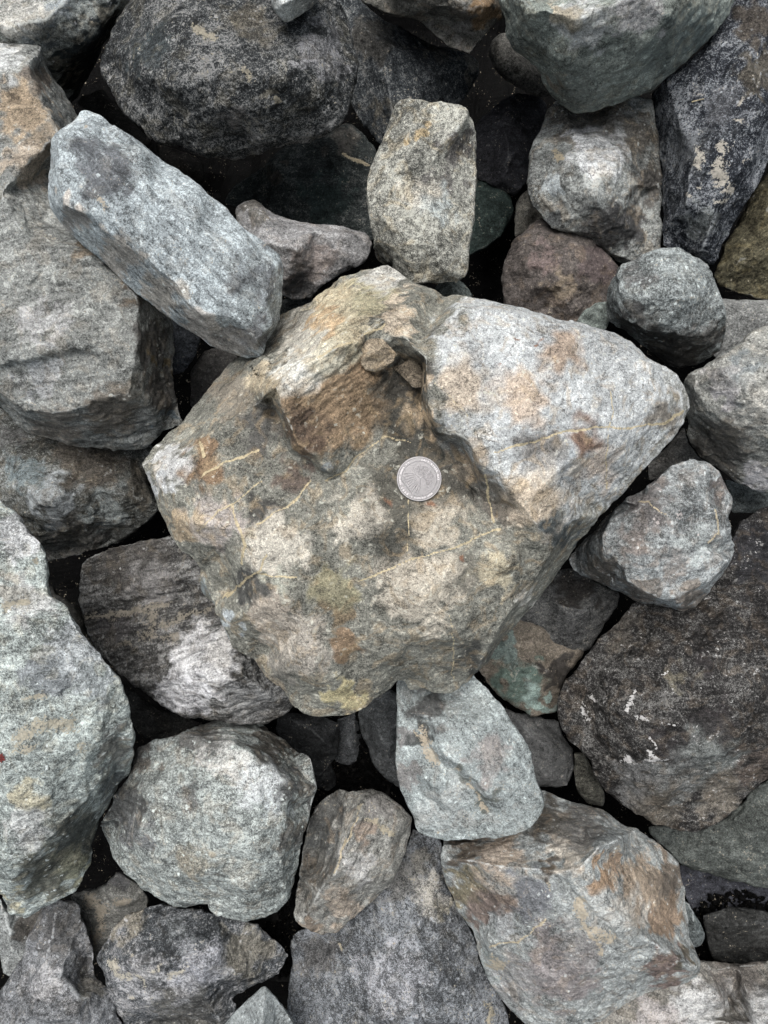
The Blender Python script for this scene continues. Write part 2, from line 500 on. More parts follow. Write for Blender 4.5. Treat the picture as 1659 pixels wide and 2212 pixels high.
    if foli:
        ca, sa = math.cos(math.radians(angle)), math.sin(math.radians(angle))
        f3 = np.stack([(p[:, 0] * ca + p[:, 1] * sa) / 26, (-p[:, 0] * sa + p[:, 1] * ca) / 3.6, p[:, 2] / 5], 1)
        fm = foli if not isinstance(foli, tuple) else foli[0] * np.clip(1.5 - np.hypot(px - foli[1], py - foli[2]) / foli[3], 0, 1)
        d += face * fm * (1.3 * fbm(f3 + off, 3, 0.6))
    for (fx, fy, r0, r1, fz) in flat:
        k = np.clip((np.hypot(px - fx, py - fy) - r0) / (r1 - r0), 0, 1); k = k * k * (3 - 2 * k)
        k = np.where(nr[:, 2] > 0.2, k, 1)
        d *= k; p[:, 2] = p[:, 2] * k + fz * (1 - k)
    wk = np.ones(len(p)) if not flat else np.clip((np.hypot(px - flat[0][0], py - flat[0][1]) - 60) / 40, 0, 1)
    p = p + nr * d[:, None]
    p[vis] += (wk[vis] * fv)[:, None] * min(1.0, amp * 1.6 + 0.1) * (0.9 * W1 + 0.6 * W2)
    p = smooth(p, e, 1, 0.3)
    set_co(me, p); nr = normals(me)
    px, py = project(p)
    jx = jy = np.zeros(len(p))
    if len(zones) + len(veins) + len(patches):
        jx = np.zeros(len(p)); jy = np.zeros(len(p))
        jx[vis] = 14 * fbm(p[vis] / 12 + off + 3, 2, 0.6); jy[vis] = 14 * fbm(p[vis] / 12 + off + 40, 2, 0.6)
    zone = np.zeros((len(p), 4))
    mid = np.array(mat['mid'][:]); lm = mid.mean()
    for (zx, zy, zr, zc, za) in zones:
        zc = np.array(zc); zl = zc.mean(); zc = zc * min((zl / lm) ** zk, (1.2 if zk < 0.8 else 1.4) if lm > 0.07 else 0.6); ds = 0.32 if key != 'main' else 0.30; zc = zc * (1 - ds) + zc.mean() * ds
        w = min(1.0, za * 1.2) * np.clip(1.6 * (1.22 - np.hypot(px + 2.5 * jx - zx, py + 2.5 * jy - zy) / zr), 0, 1)
        keep = zone[:, 3] * (1 - w); tot = keep + w
        zone[:, :3] = np.where(tot[:, None] > 1e-6, (zone[:, :3] * keep[:, None] + np.array(zc) * w[:, None]) / np.maximum(tot, 1e-6)[:, None], 0)
        zone[:, 3] = np.clip(tot, 0, 1)
    vein = np.zeros(len(p))
    for (line, w) in veins:
        q = seg_dist(px + 0.45 * jx, py + 0.45 * jy, P(line)); vein = np.maximum(vein, np.exp(-(q / (0.8 * w)) ** 2))
    pat = np.zeros(len(p))
    for (line, w) in patches:
        L = P(line); L = L if len(L) > 1 else L * 2
        q = seg_dist(px + 0.8 * jx, py + 0.8 * jy, L); pat = np.maximum(pat, np.clip(0.80 - 0.40 * q / w, 0, 1))
    ctr = Vector(((p[:, 0].min() + p[:, 0].max()) / 2, (p[:, 1].min() + p[:, 1].max()) / 2, p[:, 2].min()))
    me.vertices.foreach_set('co', ((p - np.array(ctr)) * MM).astype(np.float32).ravel())
    za_ = me.color_attributes.new('zone', 'FLOAT_COLOR', 'POINT'); za_.data.foreach_set('color', zone.astype(np.float32).ravel())
    ft = np.stack([wear, vein, pat, np.ones(len(p))], 1)
    fa_ = me.color_attributes.new('feat', 'FLOAT_COLOR', 'POINT'); fa_.data.foreach_set('color', ft.astype(np.float32).ravel())
    me.polygons.foreach_set('use_smooth', np.ones(len(me.polygons), bool))
    me.update()
    me.name = name; me.materials.clear(); me.materials.append(mat)
    o = bpy.data.objects.new(name, me); col.objects.link(o)
    o.location = ctr * MM
    o['label'] = label; o['category'] = cat
    if name == 'rock': o['group'] = 'rocks in the rubble pile'
    ROCKS[key] = o
    return o
# ------------------------------------------------------------------ ground under and round the pile
def build_ground():
    n = 260
    xs = np.linspace(-1, 1, n); xs = np.sign(xs) * (np.abs(xs) * 0.42 + np.abs(xs) ** 5 * 12) * 1000
    ys = np.linspace(-1, 1, n); ys = np.sign(ys) * (np.abs(ys) * 0.52 + np.abs(ys) ** 5 * 12) * 1000
    X, Y = np.meshgrid(xs, ys)
    p = np.stack([X.ravel(), Y.ravel(), np.zeros(n * n)], 1)
    out = np.maximum(np.abs(p[:, 0]) / 340, np.abs(p[:, 1]) / 430)
    k = np.clip((out - 1.0) / 0.35, 0, 1); k = k * k * (3 - 2 * k)
    cells = facets(p / 120.0 + 3.3)
    z = -290 + 16 * fbm(p / 60.0, 3) + k * (170 + 60 * cells + 20 * fbm(p / 45.0, 3))
    p[:, 2] = z
    idx = np.arange(n * n).reshape(n, n)
    F = np.stack([idx[:-1, :-1], idx[:-1, 1:], idx[1:, 1:], idx[1:, :-1]], -1).reshape(-1, 4)
    me = bpy.data.meshes.new('ground'); me.from_pydata((p * MM).tolist(), [], F.tolist()); me.update()
    me.materials.append(rock_material('ground_rubble', (0.014, 0.014, 0.013), 5, contrast=1.0, wear=0, fleck=0, light=(0.02, 0.02, 0.02)))  # near-black base colour carries the deep shade of the gaps
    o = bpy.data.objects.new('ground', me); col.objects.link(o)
    o['kind'] = 'structure'; o['label'] = 'gritty ground in deep shade between the rocks'
build_ground()

# ------------------------------------------------------------------ stone kinds
OCH = (0.36, 0.25, 0.115); BRN = (0.17, 0.115, 0.075); PALE = (0.40, 0.415, 0.42); DK = (0.085, 0.088, 0.08)
OLV = (0.22, 0.195, 0.10); RUST = (0.27, 0.115, 0.05); TAN = (0.34, 0.27, 0.185); MAU = (0.20, 0.18, 0.175)
GRN = (0.12, 0.18, 0.15); COOL = (0.20, 0.225, 0.24); DKB = (0.055, 0.06, 0.07); PINK = (0.42, 0.39, 0.40); WHT = (0.6, 0.6, 0.6)
GRY = (0.26, 0.265, 0.26); DUST = (0.24, 0.21, 0.17)
_n = [0]
def M(mid, **kw):
    _n[0] += 1
    if max(mid) - min(mid) < 0.035: mid = (mid[0] * 0.985, mid[1] * 1.003, mid[2] * 1.0)
    return rock_material('stone_%d' % _n[0], mid, _n[0] * 7 + 1, **kw)

# ------------------------------------------------------------------ the big coin-bearing rock
rock('main', 'largest rock, ochre and white streaked, lying at the centre with the coin on it', '''
845,571,-20 869,591,-18 889,609,-14 925,621,-14 962,640,-12 998,638,-8 1043,645,-8 1091,659,-8 1139,667,-8 1195,683,-8 1235,695,-8 1291,705,-8
1343,723,-10 1371,743,-10 1399,767,-12 1431,787,-12 1463,807,-14 1481,835,-15 1491,859,-16 1489,883,-16 1475,915,-16 1455,947,-16 1419,983,-16
1379,1023,-16 1339,1071,-18 1299,1115,-22 1275,1143,-26 1235,1191,-34 1207,1234,-40 1183,1270,-42 1151,1310,-42 1119,1342,-42 1091,1374,-42
1071,1402,-40 1055,1430,-38 1027,1458,-36 1010,1474,-34 978,1502,-34 938,1498,-34 922,1486,-34 898,1496,-34 878,1490,-34 876,1472,-30 858,1470,-26
842,1490,-26 818,1510,-26 786,1530,-26 762,1544,-26 722,1548,-26 682,1550,-26 658,1542,-26 630,1522,-26 610,1486,-26 578,1466,-26 562,1446,-26
550,1426,-26 530,1418,-26 498,1398,-26 492,1394,-25 472,1358,-24 462,1318,-24 468,1302,-24 448,1298,-30 432,1282,-32 424,1254,-32 436,1242,-28
428,1222,-22 392,1190,-22 376,1166,-22 360,1142,-22 348,1110,-22 340,1094,-22 328,1063,-22 316,1031,-22 306,1003,-22 312,987,-24 332,967,-27
360,939,-30 384,923,-32 404,895,-34 424,871,-36 448,839,-38 472,811,-40 492,787,-42 516,771,-44 560,735,-46 605,679,-46 641,667,-44 673,655,-42
689,639,-40 713,619,-38 737,599,-34 769,587,-30 813,579,-24''', '''
833,715,14 845,727,16 877,731,18 901,759,20 919,772,22 922,810,22 921,860,22 932,895,22 948,930,21 1000,944,19 1020,965,19 1036,1000,18 1047,1013,18 1075,1018,17 1127,1091,14 1167,1143,8 1191,1187,0 ;
908,800,-3 908,830,-4 909,865,-4 918,907,-4 936,944,-4 988,960,-3 1007,983,-3 1021,1020,-2 1038,1065,0 1055,1120,1 1083,1145,0 1150,1200,-3 ;
833,715,14 838,690,14 900,640,2 918,630,-6 ; 870,775,3 ; 888,805,1 ; 860,830,0 ; 850,790,4 ;
1000,662,13 1118,675,11 1291,722,4 1400,786,-2 ; 1000,780,22 ; 1150,760,16 ; 1150,900,18 ; 1300,850,9 ; 1300,950,7 ; 1430,870,-3 ; 1200,1020,12 ; 1235,1120,-2 ;
1191,1187,0 1160,1240,-4 1120,1300,-6 1085,1345,-8 1060,1390,-12 1040,1425,-18 ;
593,839,24 640,800,26 700,765,26 761,731,26 ; 761,731,26 777,779,16 837,811,4 833,871,2 805,931,1 785,967,0 745,1023,0 ;
597,843,24 609,875,23 625,915,21 641,963,18 681,983,14 697,1003,10 717,1027,4 745,1023,0 ;
582,850,-3 594,888,-1 610,928,0 624,975,0 668,997,0 684,1018,0 712,1040,0 ;
761,731,26 800,702,19 833,715,14 ; 700,690,0 ; 620,765,-8 ; 530,830,-14 ; 780,650,-4 ;
593,839,24 560,868,2 540,880,-2 470,930,-4 400,985,-7 360,1010,-9 ;
450,1050,0 ; 420,1130,-3 ; 520,1150,2 ; 560,1060,2 ; 338,1020,-12 355,1075,-12 375,1120,-12 400,1160,-13 ;
905,1034,0 ; 700,1100,2 ; 850,1150,1 ; 1000,1120,1 ; 620,1200,3 ; 770,1240,3 ; 930,1260,4 ; 1080,1220,1 ; 560,1310,-3 ; 660,1350,0 ; 760,1380,-4 ;
900,1370,-1 ; 1000,1380,-8 ; 620,1450,-8 ; 720,1480,-12 ; 820,1440,-12 ; 920,1440,-20''', -26, 70,
M((0.185, 0.18, 0.155), contrast=0.85, fleck=0.7, wear=0.6, warm=(0.35, (0.33, 0.245, 0.145)), angle=38, streak=0.22, vein_col=(0.50, 0.42, 0.27), grain=1.15),
vox=0.78, soft=1, amp=0.42, rough=0.9, chip=1.0, ztop=0, scal=2.2, zk=1.0,
bumps='''770,1125,48,6.6 950,1118,48,6.6 590,1165,52,6.6 900,1270,62,8.5 610,1290,48,6.6 1095,1205,38,7.6 985,1340,42,6.6 860,1195,34,-5.7 690,1065,30,4.8 690,1240,38,-5.7
715,1014,13,3.5 560,1390,35,-3.8 680,1420,40,5.7 760,1440,30,-3.8 500,1330,30,3.8 490,1270,22,-9.5 585,890,16,-7.6 1020,1090,30,-3.8 1210,760,30,3.8 1160,960,40,-2.8 1330,980,40,3.8 880,900,30,3 880,930,16,2 850,960,26,-5.7''',
grooves=(('669,1039 637,1079 581,1119', 4, 1.0), ('706,1039 748,1019 776,988 796,969', 5, 1.8), ('771,745 779,790 815,810 856,785', 4, 2.0), ('480,1292 530,1258 570,1240', 6, 1.8),
 ('350,1080 380,1100 400,1095', 5, 1.2), ('810,1350 850,1370 880,1400', 7, 1.5), ('1067,975 1155,955 1219,931 1300,925', 6, 0.9), ('640,1010 690,1040', 8, 1.5), ('740,740 800,720 830,700', 5, 2.0)),
flat=((905, 1034, 56, 90, 0.6),),
zones=((1230, 850, 270, (0.275, 0.29, 0.29), 0.95), (1080, 760, 130, (0.29, 0.305, 0.305), 0.9), (1150, 1080, 70, TAN, 0.9), (1210, 765, 48, (0.30, 0.20, 0.12), 0.7), (1130, 860, 60, (0.36, 0.27, 0.19), 0.75), (1010, 830, 60, (0.36, 0.28, 0.19), 0.7), (1290, 1000, 50, (0.34, 0.26, 0.19), 0.6),
 (1240, 990, 30, COOL, 0.7), (1170, 970, 45, (0.17, 0.16, 0.145), 0.8), (1430, 900, 35, (0.18, 0.15, 0.11), 0.7), (1260, 940, 40, (0.22, 0.12, 0.07), 0.8), (1215, 1150, 35, (0.10, 0.12, 0.12), 0.8),
 (880, 820, 62, (0.11, 0.098, 0.075), 0.9), (850, 900, 50, (0.10, 0.092, 0.07), 0.8), (890, 900, 30, (0.25, 0.18, 0.10), 0.8), (900, 960, 60, (0.10, 0.098, 0.08), 0.85), (980, 1040, 70, (0.12, 0.11, 0.085), 0.8), (870, 1080, 100, (0.14, 0.132, 0.10), 0.75), (1070, 1080, 45, (0.16, 0.135, 0.10), 0.7), (1000, 1230, 60, (0.16, 0.15, 0.115), 0.5), (860, 1190, 55, (0.12, 0.118, 0.095), 0.7),  # dark basins: own stone colour plus hollow shade painted in
 (935, 910, 24, (0.30, 0.22, 0.13), 0.9), (925, 830, 16, (0.32, 0.24, 0.15), 0.9), (1010, 1000, 30, (0.26, 0.2, 0.13), 0.7),
 (710, 870, 110, (0.27, 0.175, 0.085), 0.95), (660, 930, 50, (0.16, 0.10, 0.06), 0.8), (780, 800, 45, (0.30, 0.19, 0.09), 0.8), (640, 810, 48, (0.42, 0.41, 0.36), 0.8), (700, 770, 45, (0.40, 0.37, 0.27), 0.8), (740, 680, 80, (0.33, 0.28, 0.17), 0.9), (640, 720, 55, (0.28, 0.26, 0.21), 0.8), (800, 640, 45, (0.28, 0.25, 0.14), 0.8), (830, 590, 45, (0.33, 0.32, 0.28), 0.8), (700, 690, 30, (0.34, 0.22, 0.10), 0.7), (870, 680, 40, (0.36, 0.29, 0.2), 0.8), (500, 850, 60, (0.22, 0.19, 0.14), 0.7), (570, 830, 40, (0.32, 0.26, 0.16), 0.7),
 (560, 930, 50, (0.13, 0.125, 0.11), 0.75), (440, 1010, 50, (0.24, 0.145, 0.07), 0.9), (370, 1000, 40, (0.33, 0.33, 0.32), 0.85), (340, 1050, 32, (0.30, 0.31, 0.31), 0.9), (630, 1030, 42, (0.17, 0.125, 0.095), 0.8), (460, 1130, 60, (0.24, 0.21, 0.185), 0.8), (560, 1100, 40, (0.11, 0.105, 0.09), 0.8), (400, 1140, 40, (0.28, 0.21, 0.12), 0.7), (600, 1130, 30, (0.12, 0.115, 0.10), 0.5),
 (600, 1180, 70, (0.33, 0.30, 0.24), 0.75), (770, 1125, 55, (0.31, 0.28, 0.22), 0.7), (950, 1120, 55, (0.31, 0.27, 0.20), 0.75), (910, 1280, 90, (0.33, 0.29, 0.22), 0.75), (740, 1400, 34, (0.24, 0.155, 0.08), 0.85), (735, 1330, 34, (0.22, 0.16, 0.085), 0.8), (720, 1270, 55, (0.22, 0.20, 0.11), 0.7), (745, 1500, 40, (0.33, 0.28, 0.13), 0.85), (590, 1320, 60, (0.28, 0.235, 0.18), 0.7), (640, 1400, 70, (0.27, 0.24, 0.195), 0.6), (600, 1460, 45, (0.19, 0.18, 0.15), 0.6),  # pale humps: own stone colour plus light on their tops painted in
 (490, 1350, 26, (0.24, 0.27, 0.28), 0.8), (440, 1270, 20, (0.17, 0.2, 0.2), 0.95), (545, 1260, 34, (0.11, 0.11, 0.10), 0.8), (600, 1260, 26, (0.23, 0.24, 0.19), 0.7), (1070, 1230, 50, (0.34, 0.29, 0.18), 0.6), (1010, 1420, 40, (0.12, 0.12, 0.105), 0.7), (1130, 1290, 24, (0.33, 0.32, 0.28), 0.5), (935, 1080, 14, RUST, 0.8), (985, 1205, 8, RUST, 0.8), (840, 1082, 8, RUST, 0.7), (1085, 797, 6, RUST, 0.9), (1140, 735, 6, RUST, 0.9), (715, 1014, 15, (0.16, 0.18, 0.18), 1.0)),
veins=(('669,1039 637,1079 581,1119 555,1132', 3.2), ('499,1086 507,1122 521,1154 529,1178 523,1220', 3.6), ('1082,1142 1018,1166 958,1190 902,1202 850,1228 778,1254', 3.0), ('882,1086 884,1202', 1.8),
 ('706,1039 748,1019 776,988 796,969 830,944 888,952', 2.3), ('1067,975 1155,955 1219,931 1283,923 1355,923 1435,915 1475,887', 3.4), ('1321,851 1317,931 1311,991 1311,1051', 2.2), ('431,1032 457,1014 485,996 519,990 557,968', 3.2),
 ('567,1040 519,1074 475,1106 427,1146', 2.4), ('480,1292 530,1255 565,1232 575,1200', 3.6), ('940,830 990,870 1010,900', 1.8), ('760,735 720,752 690,770', 3.5), ('833,700 820,712 790,722', 3.5), ('1047,1027 1059,1091 1065,1131', 3.5), ('430,960 440,985', 4), ('560,1240 640,1250', 3), ('975,1330 980,1470', 1.8)),
angle=38, foli=(0.9, 690, 760, 170), cuts=10, cut=0.5)

# ------------------------------------------------------------------ upper left
rock('slab', 'long pale grey slab leaning diagonally across the left boulder', '''
176,240,2 188,237,2 220,248,2 236,264,2 256,276,2 288,296,2 316,316,2 344,340,2 360,352,2 384,364,2 404,380,2 432,400,2 452,424,2 472,436,0 492,452,0 516,484,0 540,504,-2 568,520,-4 592,540,-6 608,556,-8
613,580,-10 612,611,-12 610,650,-16 604,691,-24 592,718,-28 578,740,-22 576,755,-16 564,775,-20 536,776,-26 504,767,-28 460,751,-28 424,723,-28 372,695,-26 332,663,-26 280,623,-26 240,583,-25 216,559,-24 188,539,-24 180,532,-24
132,484,-22 110,452,-18 104,424,-14 106,388,-8 110,344,-4 108,304,-2 120,288,0 148,268,2 164,256,2 170,244,2''', '''
118,330,7 128,390,8 140,444,8 196,464,10 224,492,10 272,524,10 312,552,9 344,584,8 384,616,7 404,655,5 440,679,4 500,685,2 532,707,-2 556,739,-8 570,758,-14 ;
150,290,10 ; 220,330,14 ; 330,430,15 ; 430,520,13 ; 520,600,8 ; 575,650,0 ; 590,700,-8 ; 200,270,8 ; 300,320,10 ; 420,420,9 ; 540,540,4 ; 590,580,-2''', -20, 34,
M((0.265, 0.295, 0.305), contrast=0.95, fleck=0.35, wear=0.7, warm=(0.15, (0.34, 0.31, 0.26)), angle=-45, streak=0.55), vox=0.9, soft=1, amp=0.3, under=0.8, rough=0.9,
bumps='230,360,40,-2.5 170,300,22,2 310,470,30,-1.5 460,560,50,1.5', zones=((230, 370, 60, (0.15, 0.165, 0.18), 0.8), (180, 330, 40, (0.15, 0.165, 0.18), 0.6), (560, 600, 60, (0.17, 0.19, 0.205), 0.6), (540, 720, 40, (0.19, 0.205, 0.22), 0.7), (160, 430, 22, (0.38, 0.34, 0.29), 0.6),
 (250, 550, 45, (0.30, 0.28, 0.245), 0.9), (340, 640, 50, (0.31, 0.29, 0.25), 0.9), (430, 710, 50, (0.31, 0.29, 0.26), 0.9), (160, 480, 30, (0.26, 0.25, 0.23), 0.8), (500, 750, 40, (0.25, 0.24, 0.22), 0.8)), patches=(('215,430 230,450', 7), ('188,268', 5)))  # lower left side: beige stone, lightened in colour for light it lacks

rock('left', 'huge grey boulder on the left edge that the long pale slab lies on', '''
-80,60,-60 0,92,-60 60,95,-60 88,102,-62 97,130,-70 110,160,-75 135,190,-80 155,225,-80 165,245,-80 205,330,-78 330,560,-74 376,699,-72 372,811,-74 384,871,-76 394,911,-78 388,923,-78
352,931,-80 340,947,-82 316,971,-84 280,975,-84 224,969,-82 152,965,-82 104,947,-82 48,927,-80 28,903,-78 0,879,-74 -80,840,-70''', '''
75,125,-46 65,160,-40 110,250,-36 125,290,-34 ; -40,130,-40 ; 20,140,-38 ; 50,300,-30 ; 0,420,-27 ; 60,520,-26 ; 200,560,-28 ; 260,600,-32 ;
296,640,-34 298,723,-33 288,803,-34 280,851,-36 208,858,-35 184,879,-36 112,891,-36 56,887,-38 -20,830,-38 ; 0,700,-27 ; 150,700,-27 ; 220,760,-29 ; 120,830,-32 ; 340,720,-55 ; 335,820,-55 ; 330,880,-55 ; 260,920,-62 ; 150,930,-62 ; 70,910,-58''', -76, 75,
M((0.193, 0.196, 0.186), contrast=0.95, fleck=0.45, wear=0.55, warm=(0.2, (0.27, 0.22, 0.155)), angle=12, streak=0.5), soft=1, amp=0.75, foli=0.3, angle=15,
steps=(('8,793 32,787 112,775 160,761 185,765', 5.5, 130),), grooves=(('160,570 240,585', 4, 1), ('75,610 90,585 60,620', 5, 2), ('205,655 240,670', 4, 1.5), ('30,210 70,225', 6, 2), ('40,345 80,360', 5, 2)), bumps='90,755,50,3 60,340,18,3 70,150,20,4 40,200,22,-3 100,810,50,-1.5',
zones=((40, 230, 60, (0.29, 0.21, 0.12), 0.8), (90, 170, 30, (0.16, 0.13, 0.10), 0.7), (60, 350, 50, (0.30, 0.24, 0.17), 0.7), (100, 300, 40, (0.25, 0.19, 0.12), 0.6), (0, 130, 45, (0.33, 0.34, 0.33), 0.7), (330, 740, 45, (0.12, 0.115, 0.105), 0.8), (350, 850, 45, (0.13, 0.12, 0.105), 0.7), (240, 890, 60, (0.17, 0.15, 0.12), 0.8), (120, 930, 60, (0.21, 0.185, 0.15), 0.6), (370, 905, 20, (0.13, 0.17, 0.19), 0.9), (90, 820, 45, (0.24, 0.25, 0.25), 0.6), (100, 690, 60, (0.25, 0.25, 0.245), 0.5), (355, 790, 16, (0.22, 0.16, 0.07), 0.8), (290, 620, 30, (0.16, 0.12, 0.08), 0.6), (200, 540, 30, (0.2, 0.155, 0.1), 0.6)))  # shade of the right and bottom sides painted as darker zones

rock('corner', 'pale block with shaded teal side filling the top left corner', '''
-80,-70,-70 290,-70,-70 288,0,-78 262,34,-85 240,70,-95 222,104,-105 200,150,-120 168,206,-135 140,230,-135 90,200,-120 -80,180,-100''', '''
262,-20,-58 252,14,-62 215,60,-66 185,100,-70 150,125,-76 118,162,-82 80,150,-74 ; 100,40,-50 ; 0,60,-50 ; 160,-20,-50 ; 60,110,-62''', -95, 60,
M((0.30, 0.31, 0.29), contrast=1.0, fleck=0.4, wear=0.4, warm=(0.35, (0.40, 0.36, 0.28)), angle=20), vox=1.0, soft=1, amp=0.7,
zones=((195, 105, 55, (0.055, 0.075, 0.08), 0.95), (235, 45, 35, (0.06, 0.08, 0.085), 0.95), (140, 150, 34, (0.06, 0.085, 0.085), 0.95), (180, 180, 50, (0.06, 0.065, 0.06), 0.9), (90, 70, 45, (0.16, 0.19, 0.2), 0.7), (40, 30, 60, (0.36, 0.35, 0.31), 0.6), (130, 20, 40, (0.22, 0.25, 0.26), 0.6)), grooves=(('130,20 160,22 172,40', 4, 1.5), ('90,45 140,90', 5, 1.5)))  # down-facing side: its shade painted in dark teal zones

rock('bigdark', 'big rounded dark speckled boulder at the top', '''
320,-70 300,-20 280,8 260,28 244,52 240,80 230,104 214,148 222,172 240,200 256,232 280,260 304,276 320,300 352,316 390,318 424,332 456,344 512,347 560,332 618,316 678,304 714,288 742,260 754,224 766,200 772,168
774,120 766,80 754,44 734,8 710,-40 620,-80 450,-90''', '''
340,60,-40 ; 420,30,-34 ; 560,60,-34 ; 300,150,-42 ; 370,180,-30 ; 480,150,-26 ; 600,160,-26 ; 690,90,-34 ; 720,150,-40 ; 690,220,-42 ; 580,240,-36 ; 450,250,-40 ; 340,240,-50 ; 270,200,-60 ; 500,310,-62 ; 640,280,-56 ; 275,60,-62 ; 730,70,-52 ; 510,-20,-40 ; 250,150,-72''', -84, 70,
M((0.043, 0.046, 0.048), contrast=1.35, fleck=1.0, wear=0.35, warm=(0.25, (0.15, 0.135, 0.10)), light=(0.21, 0.21, 0.205), angle=20, streak=0.4, patch_col=(0.27, 0.245, 0.19), grain=1.35), soft=3, rnd=4, amp=1.05, rough=1.7,
bumps='460,290,30,3 320,90,30,-3 300,110,20,3 420,200,30,2 380,60,30,2', zones=((700, 100, 55, (0.26, 0.26, 0.27), 0.75), (740, 140, 28, (0.3, 0.3, 0.31), 0.8), (320, 110, 55, (0.06, 0.075, 0.08), 0.7), (570, 200, 22, (0.24, 0.22, 0.17), 0.6), (500, 240, 30, (0.18, 0.17, 0.16), 0.5), (540, 50, 60, (0.13, 0.115, 0.085), 0.6)), patches=(('420,60 470,90', 6), ('520,150 545,165', 5), ('600,215', 5)))

rock('tip', 'small pale wedge poking in at the top edge over the dark boulder', '''
575,-60 584,-10 588,6 594,24 608,42 622,47 634,40 650,32 672,18 690,0 705,-60''', '''610,10,-8 620,30,-14 ; 640,-10,-6 655,20,-22 ; 600,-30,-8''', -34, 30,
M((0.30, 0.305, 0.295), contrast=0.9, wear=0.5), soft=3, amp=0.5, vox=0.9, zones=((665, 10, 22, (0.2, 0.2, 0.19), 0.8),))

rock('point', 'dark slate coloured pointed rock behind the upright slab', '''
690,-60 760,-30 778,4 806,28 826,44 882,68 938,96 994,112 1022,124 1038,140 1034,160 1018,184 994,222 960,270 900,310 840,325 816,306 786,272 768,240 740,190 715,90''', '''
790,60,-100 860,110,-98 950,105,-112 ; 852,116,-98 838,160,-100 848,260,-104 ; 930,160,-104 ; 990,150,-114 ; 900,220,-106 ; 780,150,-112 ; 800,240,-118 ; 1000,190,-124''', -140, 60,
M((0.04, 0.045, 0.05), contrast=1.15, fleck=0.5, wear=0.15, angle=-70, light=(0.2, 0.205, 0.2)), vox=1.1, soft=1, amp=0.7, bumps='930,130,40,-3', zones=((800, 90, 60, (0.14, 0.135, 0.12), 0.7), (1020, 150, 24, (0.2, 0.19, 0.16), 0.6), (940, 90, 40, (0.15, 0.14, 0.12), 0.5), (820, 240, 30, (0.15, 0.13, 0.09), 0.4)))

rock('upright', 'grey brown speckled slab standing upright above the largest rock', '''
860,216 882,213 910,214 926,222 958,224 998,226 1010,240 1018,256,-42 1028,288,-44 1028,332,-44 1030,400,-42 1024,440,-42 1022,480,-42 1018,512,-42 1012,560,-44 1008,596,-46 994,608,-48 946,612,-48 910,614,-48 885,612,-48 862,600,-58 850,576,-62 830,574,-70 816,566,-72 807,548,-70 806,520,-46
796,472,-40 794,432,-40 792,384,-40 802,360,-38 818,324,-38 830,288,-38 838,264,-38 850,232,-38''', '''
848,556,-44 840,546,-44 814,526,-44 ; 848,556,-44 860,592,-50 ; 1006,258,-30 975,290,-30 955,315,-30 930,360,-31 925,400,-33 950,450,-34 ; 990,330,-37 ; 985,420,-36 ; 880,250,-29 ; 900,320,-27 ; 850,380,-30 ; 880,450,-30 ; 940,520,-33 ; 960,580,-38 ; 830,480,-33 ; 870,530,-34''', -38, 42,
M((0.22, 0.215, 0.19), contrast=1.1, fleck=0.8, wear=0.75, warm=(0.35, (0.33, 0.27, 0.17)), angle=60, streak=0.35, grain=1.4), soft=1, amp=0.6, vox=0.9, bumps='910,500,40,-2 900,350,30,2', grooves=(('955,600 990,610', 5, 1),('870,470 900,500 960,540',4,1.0)),
zones=((985, 320, 36, (0.13, 0.12, 0.11), 0.7), (965, 390, 40, (0.15, 0.14, 0.125), 0.6), (905, 285, 20, (0.32, 0.23, 0.10), 0.7), (950, 450, 40, (0.24, 0.27, 0.26), 0.6), (830, 560, 20, (0.09, 0.09, 0.085), 0.8), (900, 420, 40, (0.3, 0.27, 0.21), 0.5)))

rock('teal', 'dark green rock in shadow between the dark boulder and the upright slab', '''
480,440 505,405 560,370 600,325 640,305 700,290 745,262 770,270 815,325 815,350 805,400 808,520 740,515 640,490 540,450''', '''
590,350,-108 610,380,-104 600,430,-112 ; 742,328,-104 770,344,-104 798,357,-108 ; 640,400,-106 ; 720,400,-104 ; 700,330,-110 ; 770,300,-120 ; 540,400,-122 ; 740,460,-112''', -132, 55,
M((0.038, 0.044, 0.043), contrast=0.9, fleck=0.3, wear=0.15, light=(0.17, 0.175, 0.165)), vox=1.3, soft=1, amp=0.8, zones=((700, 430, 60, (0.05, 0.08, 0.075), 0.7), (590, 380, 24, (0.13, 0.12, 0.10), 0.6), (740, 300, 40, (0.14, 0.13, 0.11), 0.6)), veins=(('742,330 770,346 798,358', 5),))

rock('mauve', 'light mauve grey rock between the long slab and the upright slab', '''
505,450 514,440 534,430 554,432 574,452 610,468 650,478 690,484 738,490 786,500 800,512 804,540 794,560 778,576 754,584 722,600 690,624 674,644 642,648 614,640 570,610 520,520''', '''
530,445,-66 560,458,-62 600,490,-62 680,500,-62 760,510,-68 ; 560,520,-60 ; 640,540,-58 ; 740,545,-66 ; 680,580,-72 ; 620,600,-70 ; 650,630,-84''', -90, 45,
M((0.225, 0.22, 0.22), contrast=0.9, fleck=0.4, wear=0.45, warm=(0.15, (0.28, 0.22, 0.17))), soft=1, amp=0.7, vox=1.0, zones=((540, 460, 34, (0.17, 0.16, 0.14), 0.7), (680, 560, 60, (0.24, 0.2, 0.18), 0.5), (640, 625, 45, (0.10, 0.10, 0.10), 0.7)))

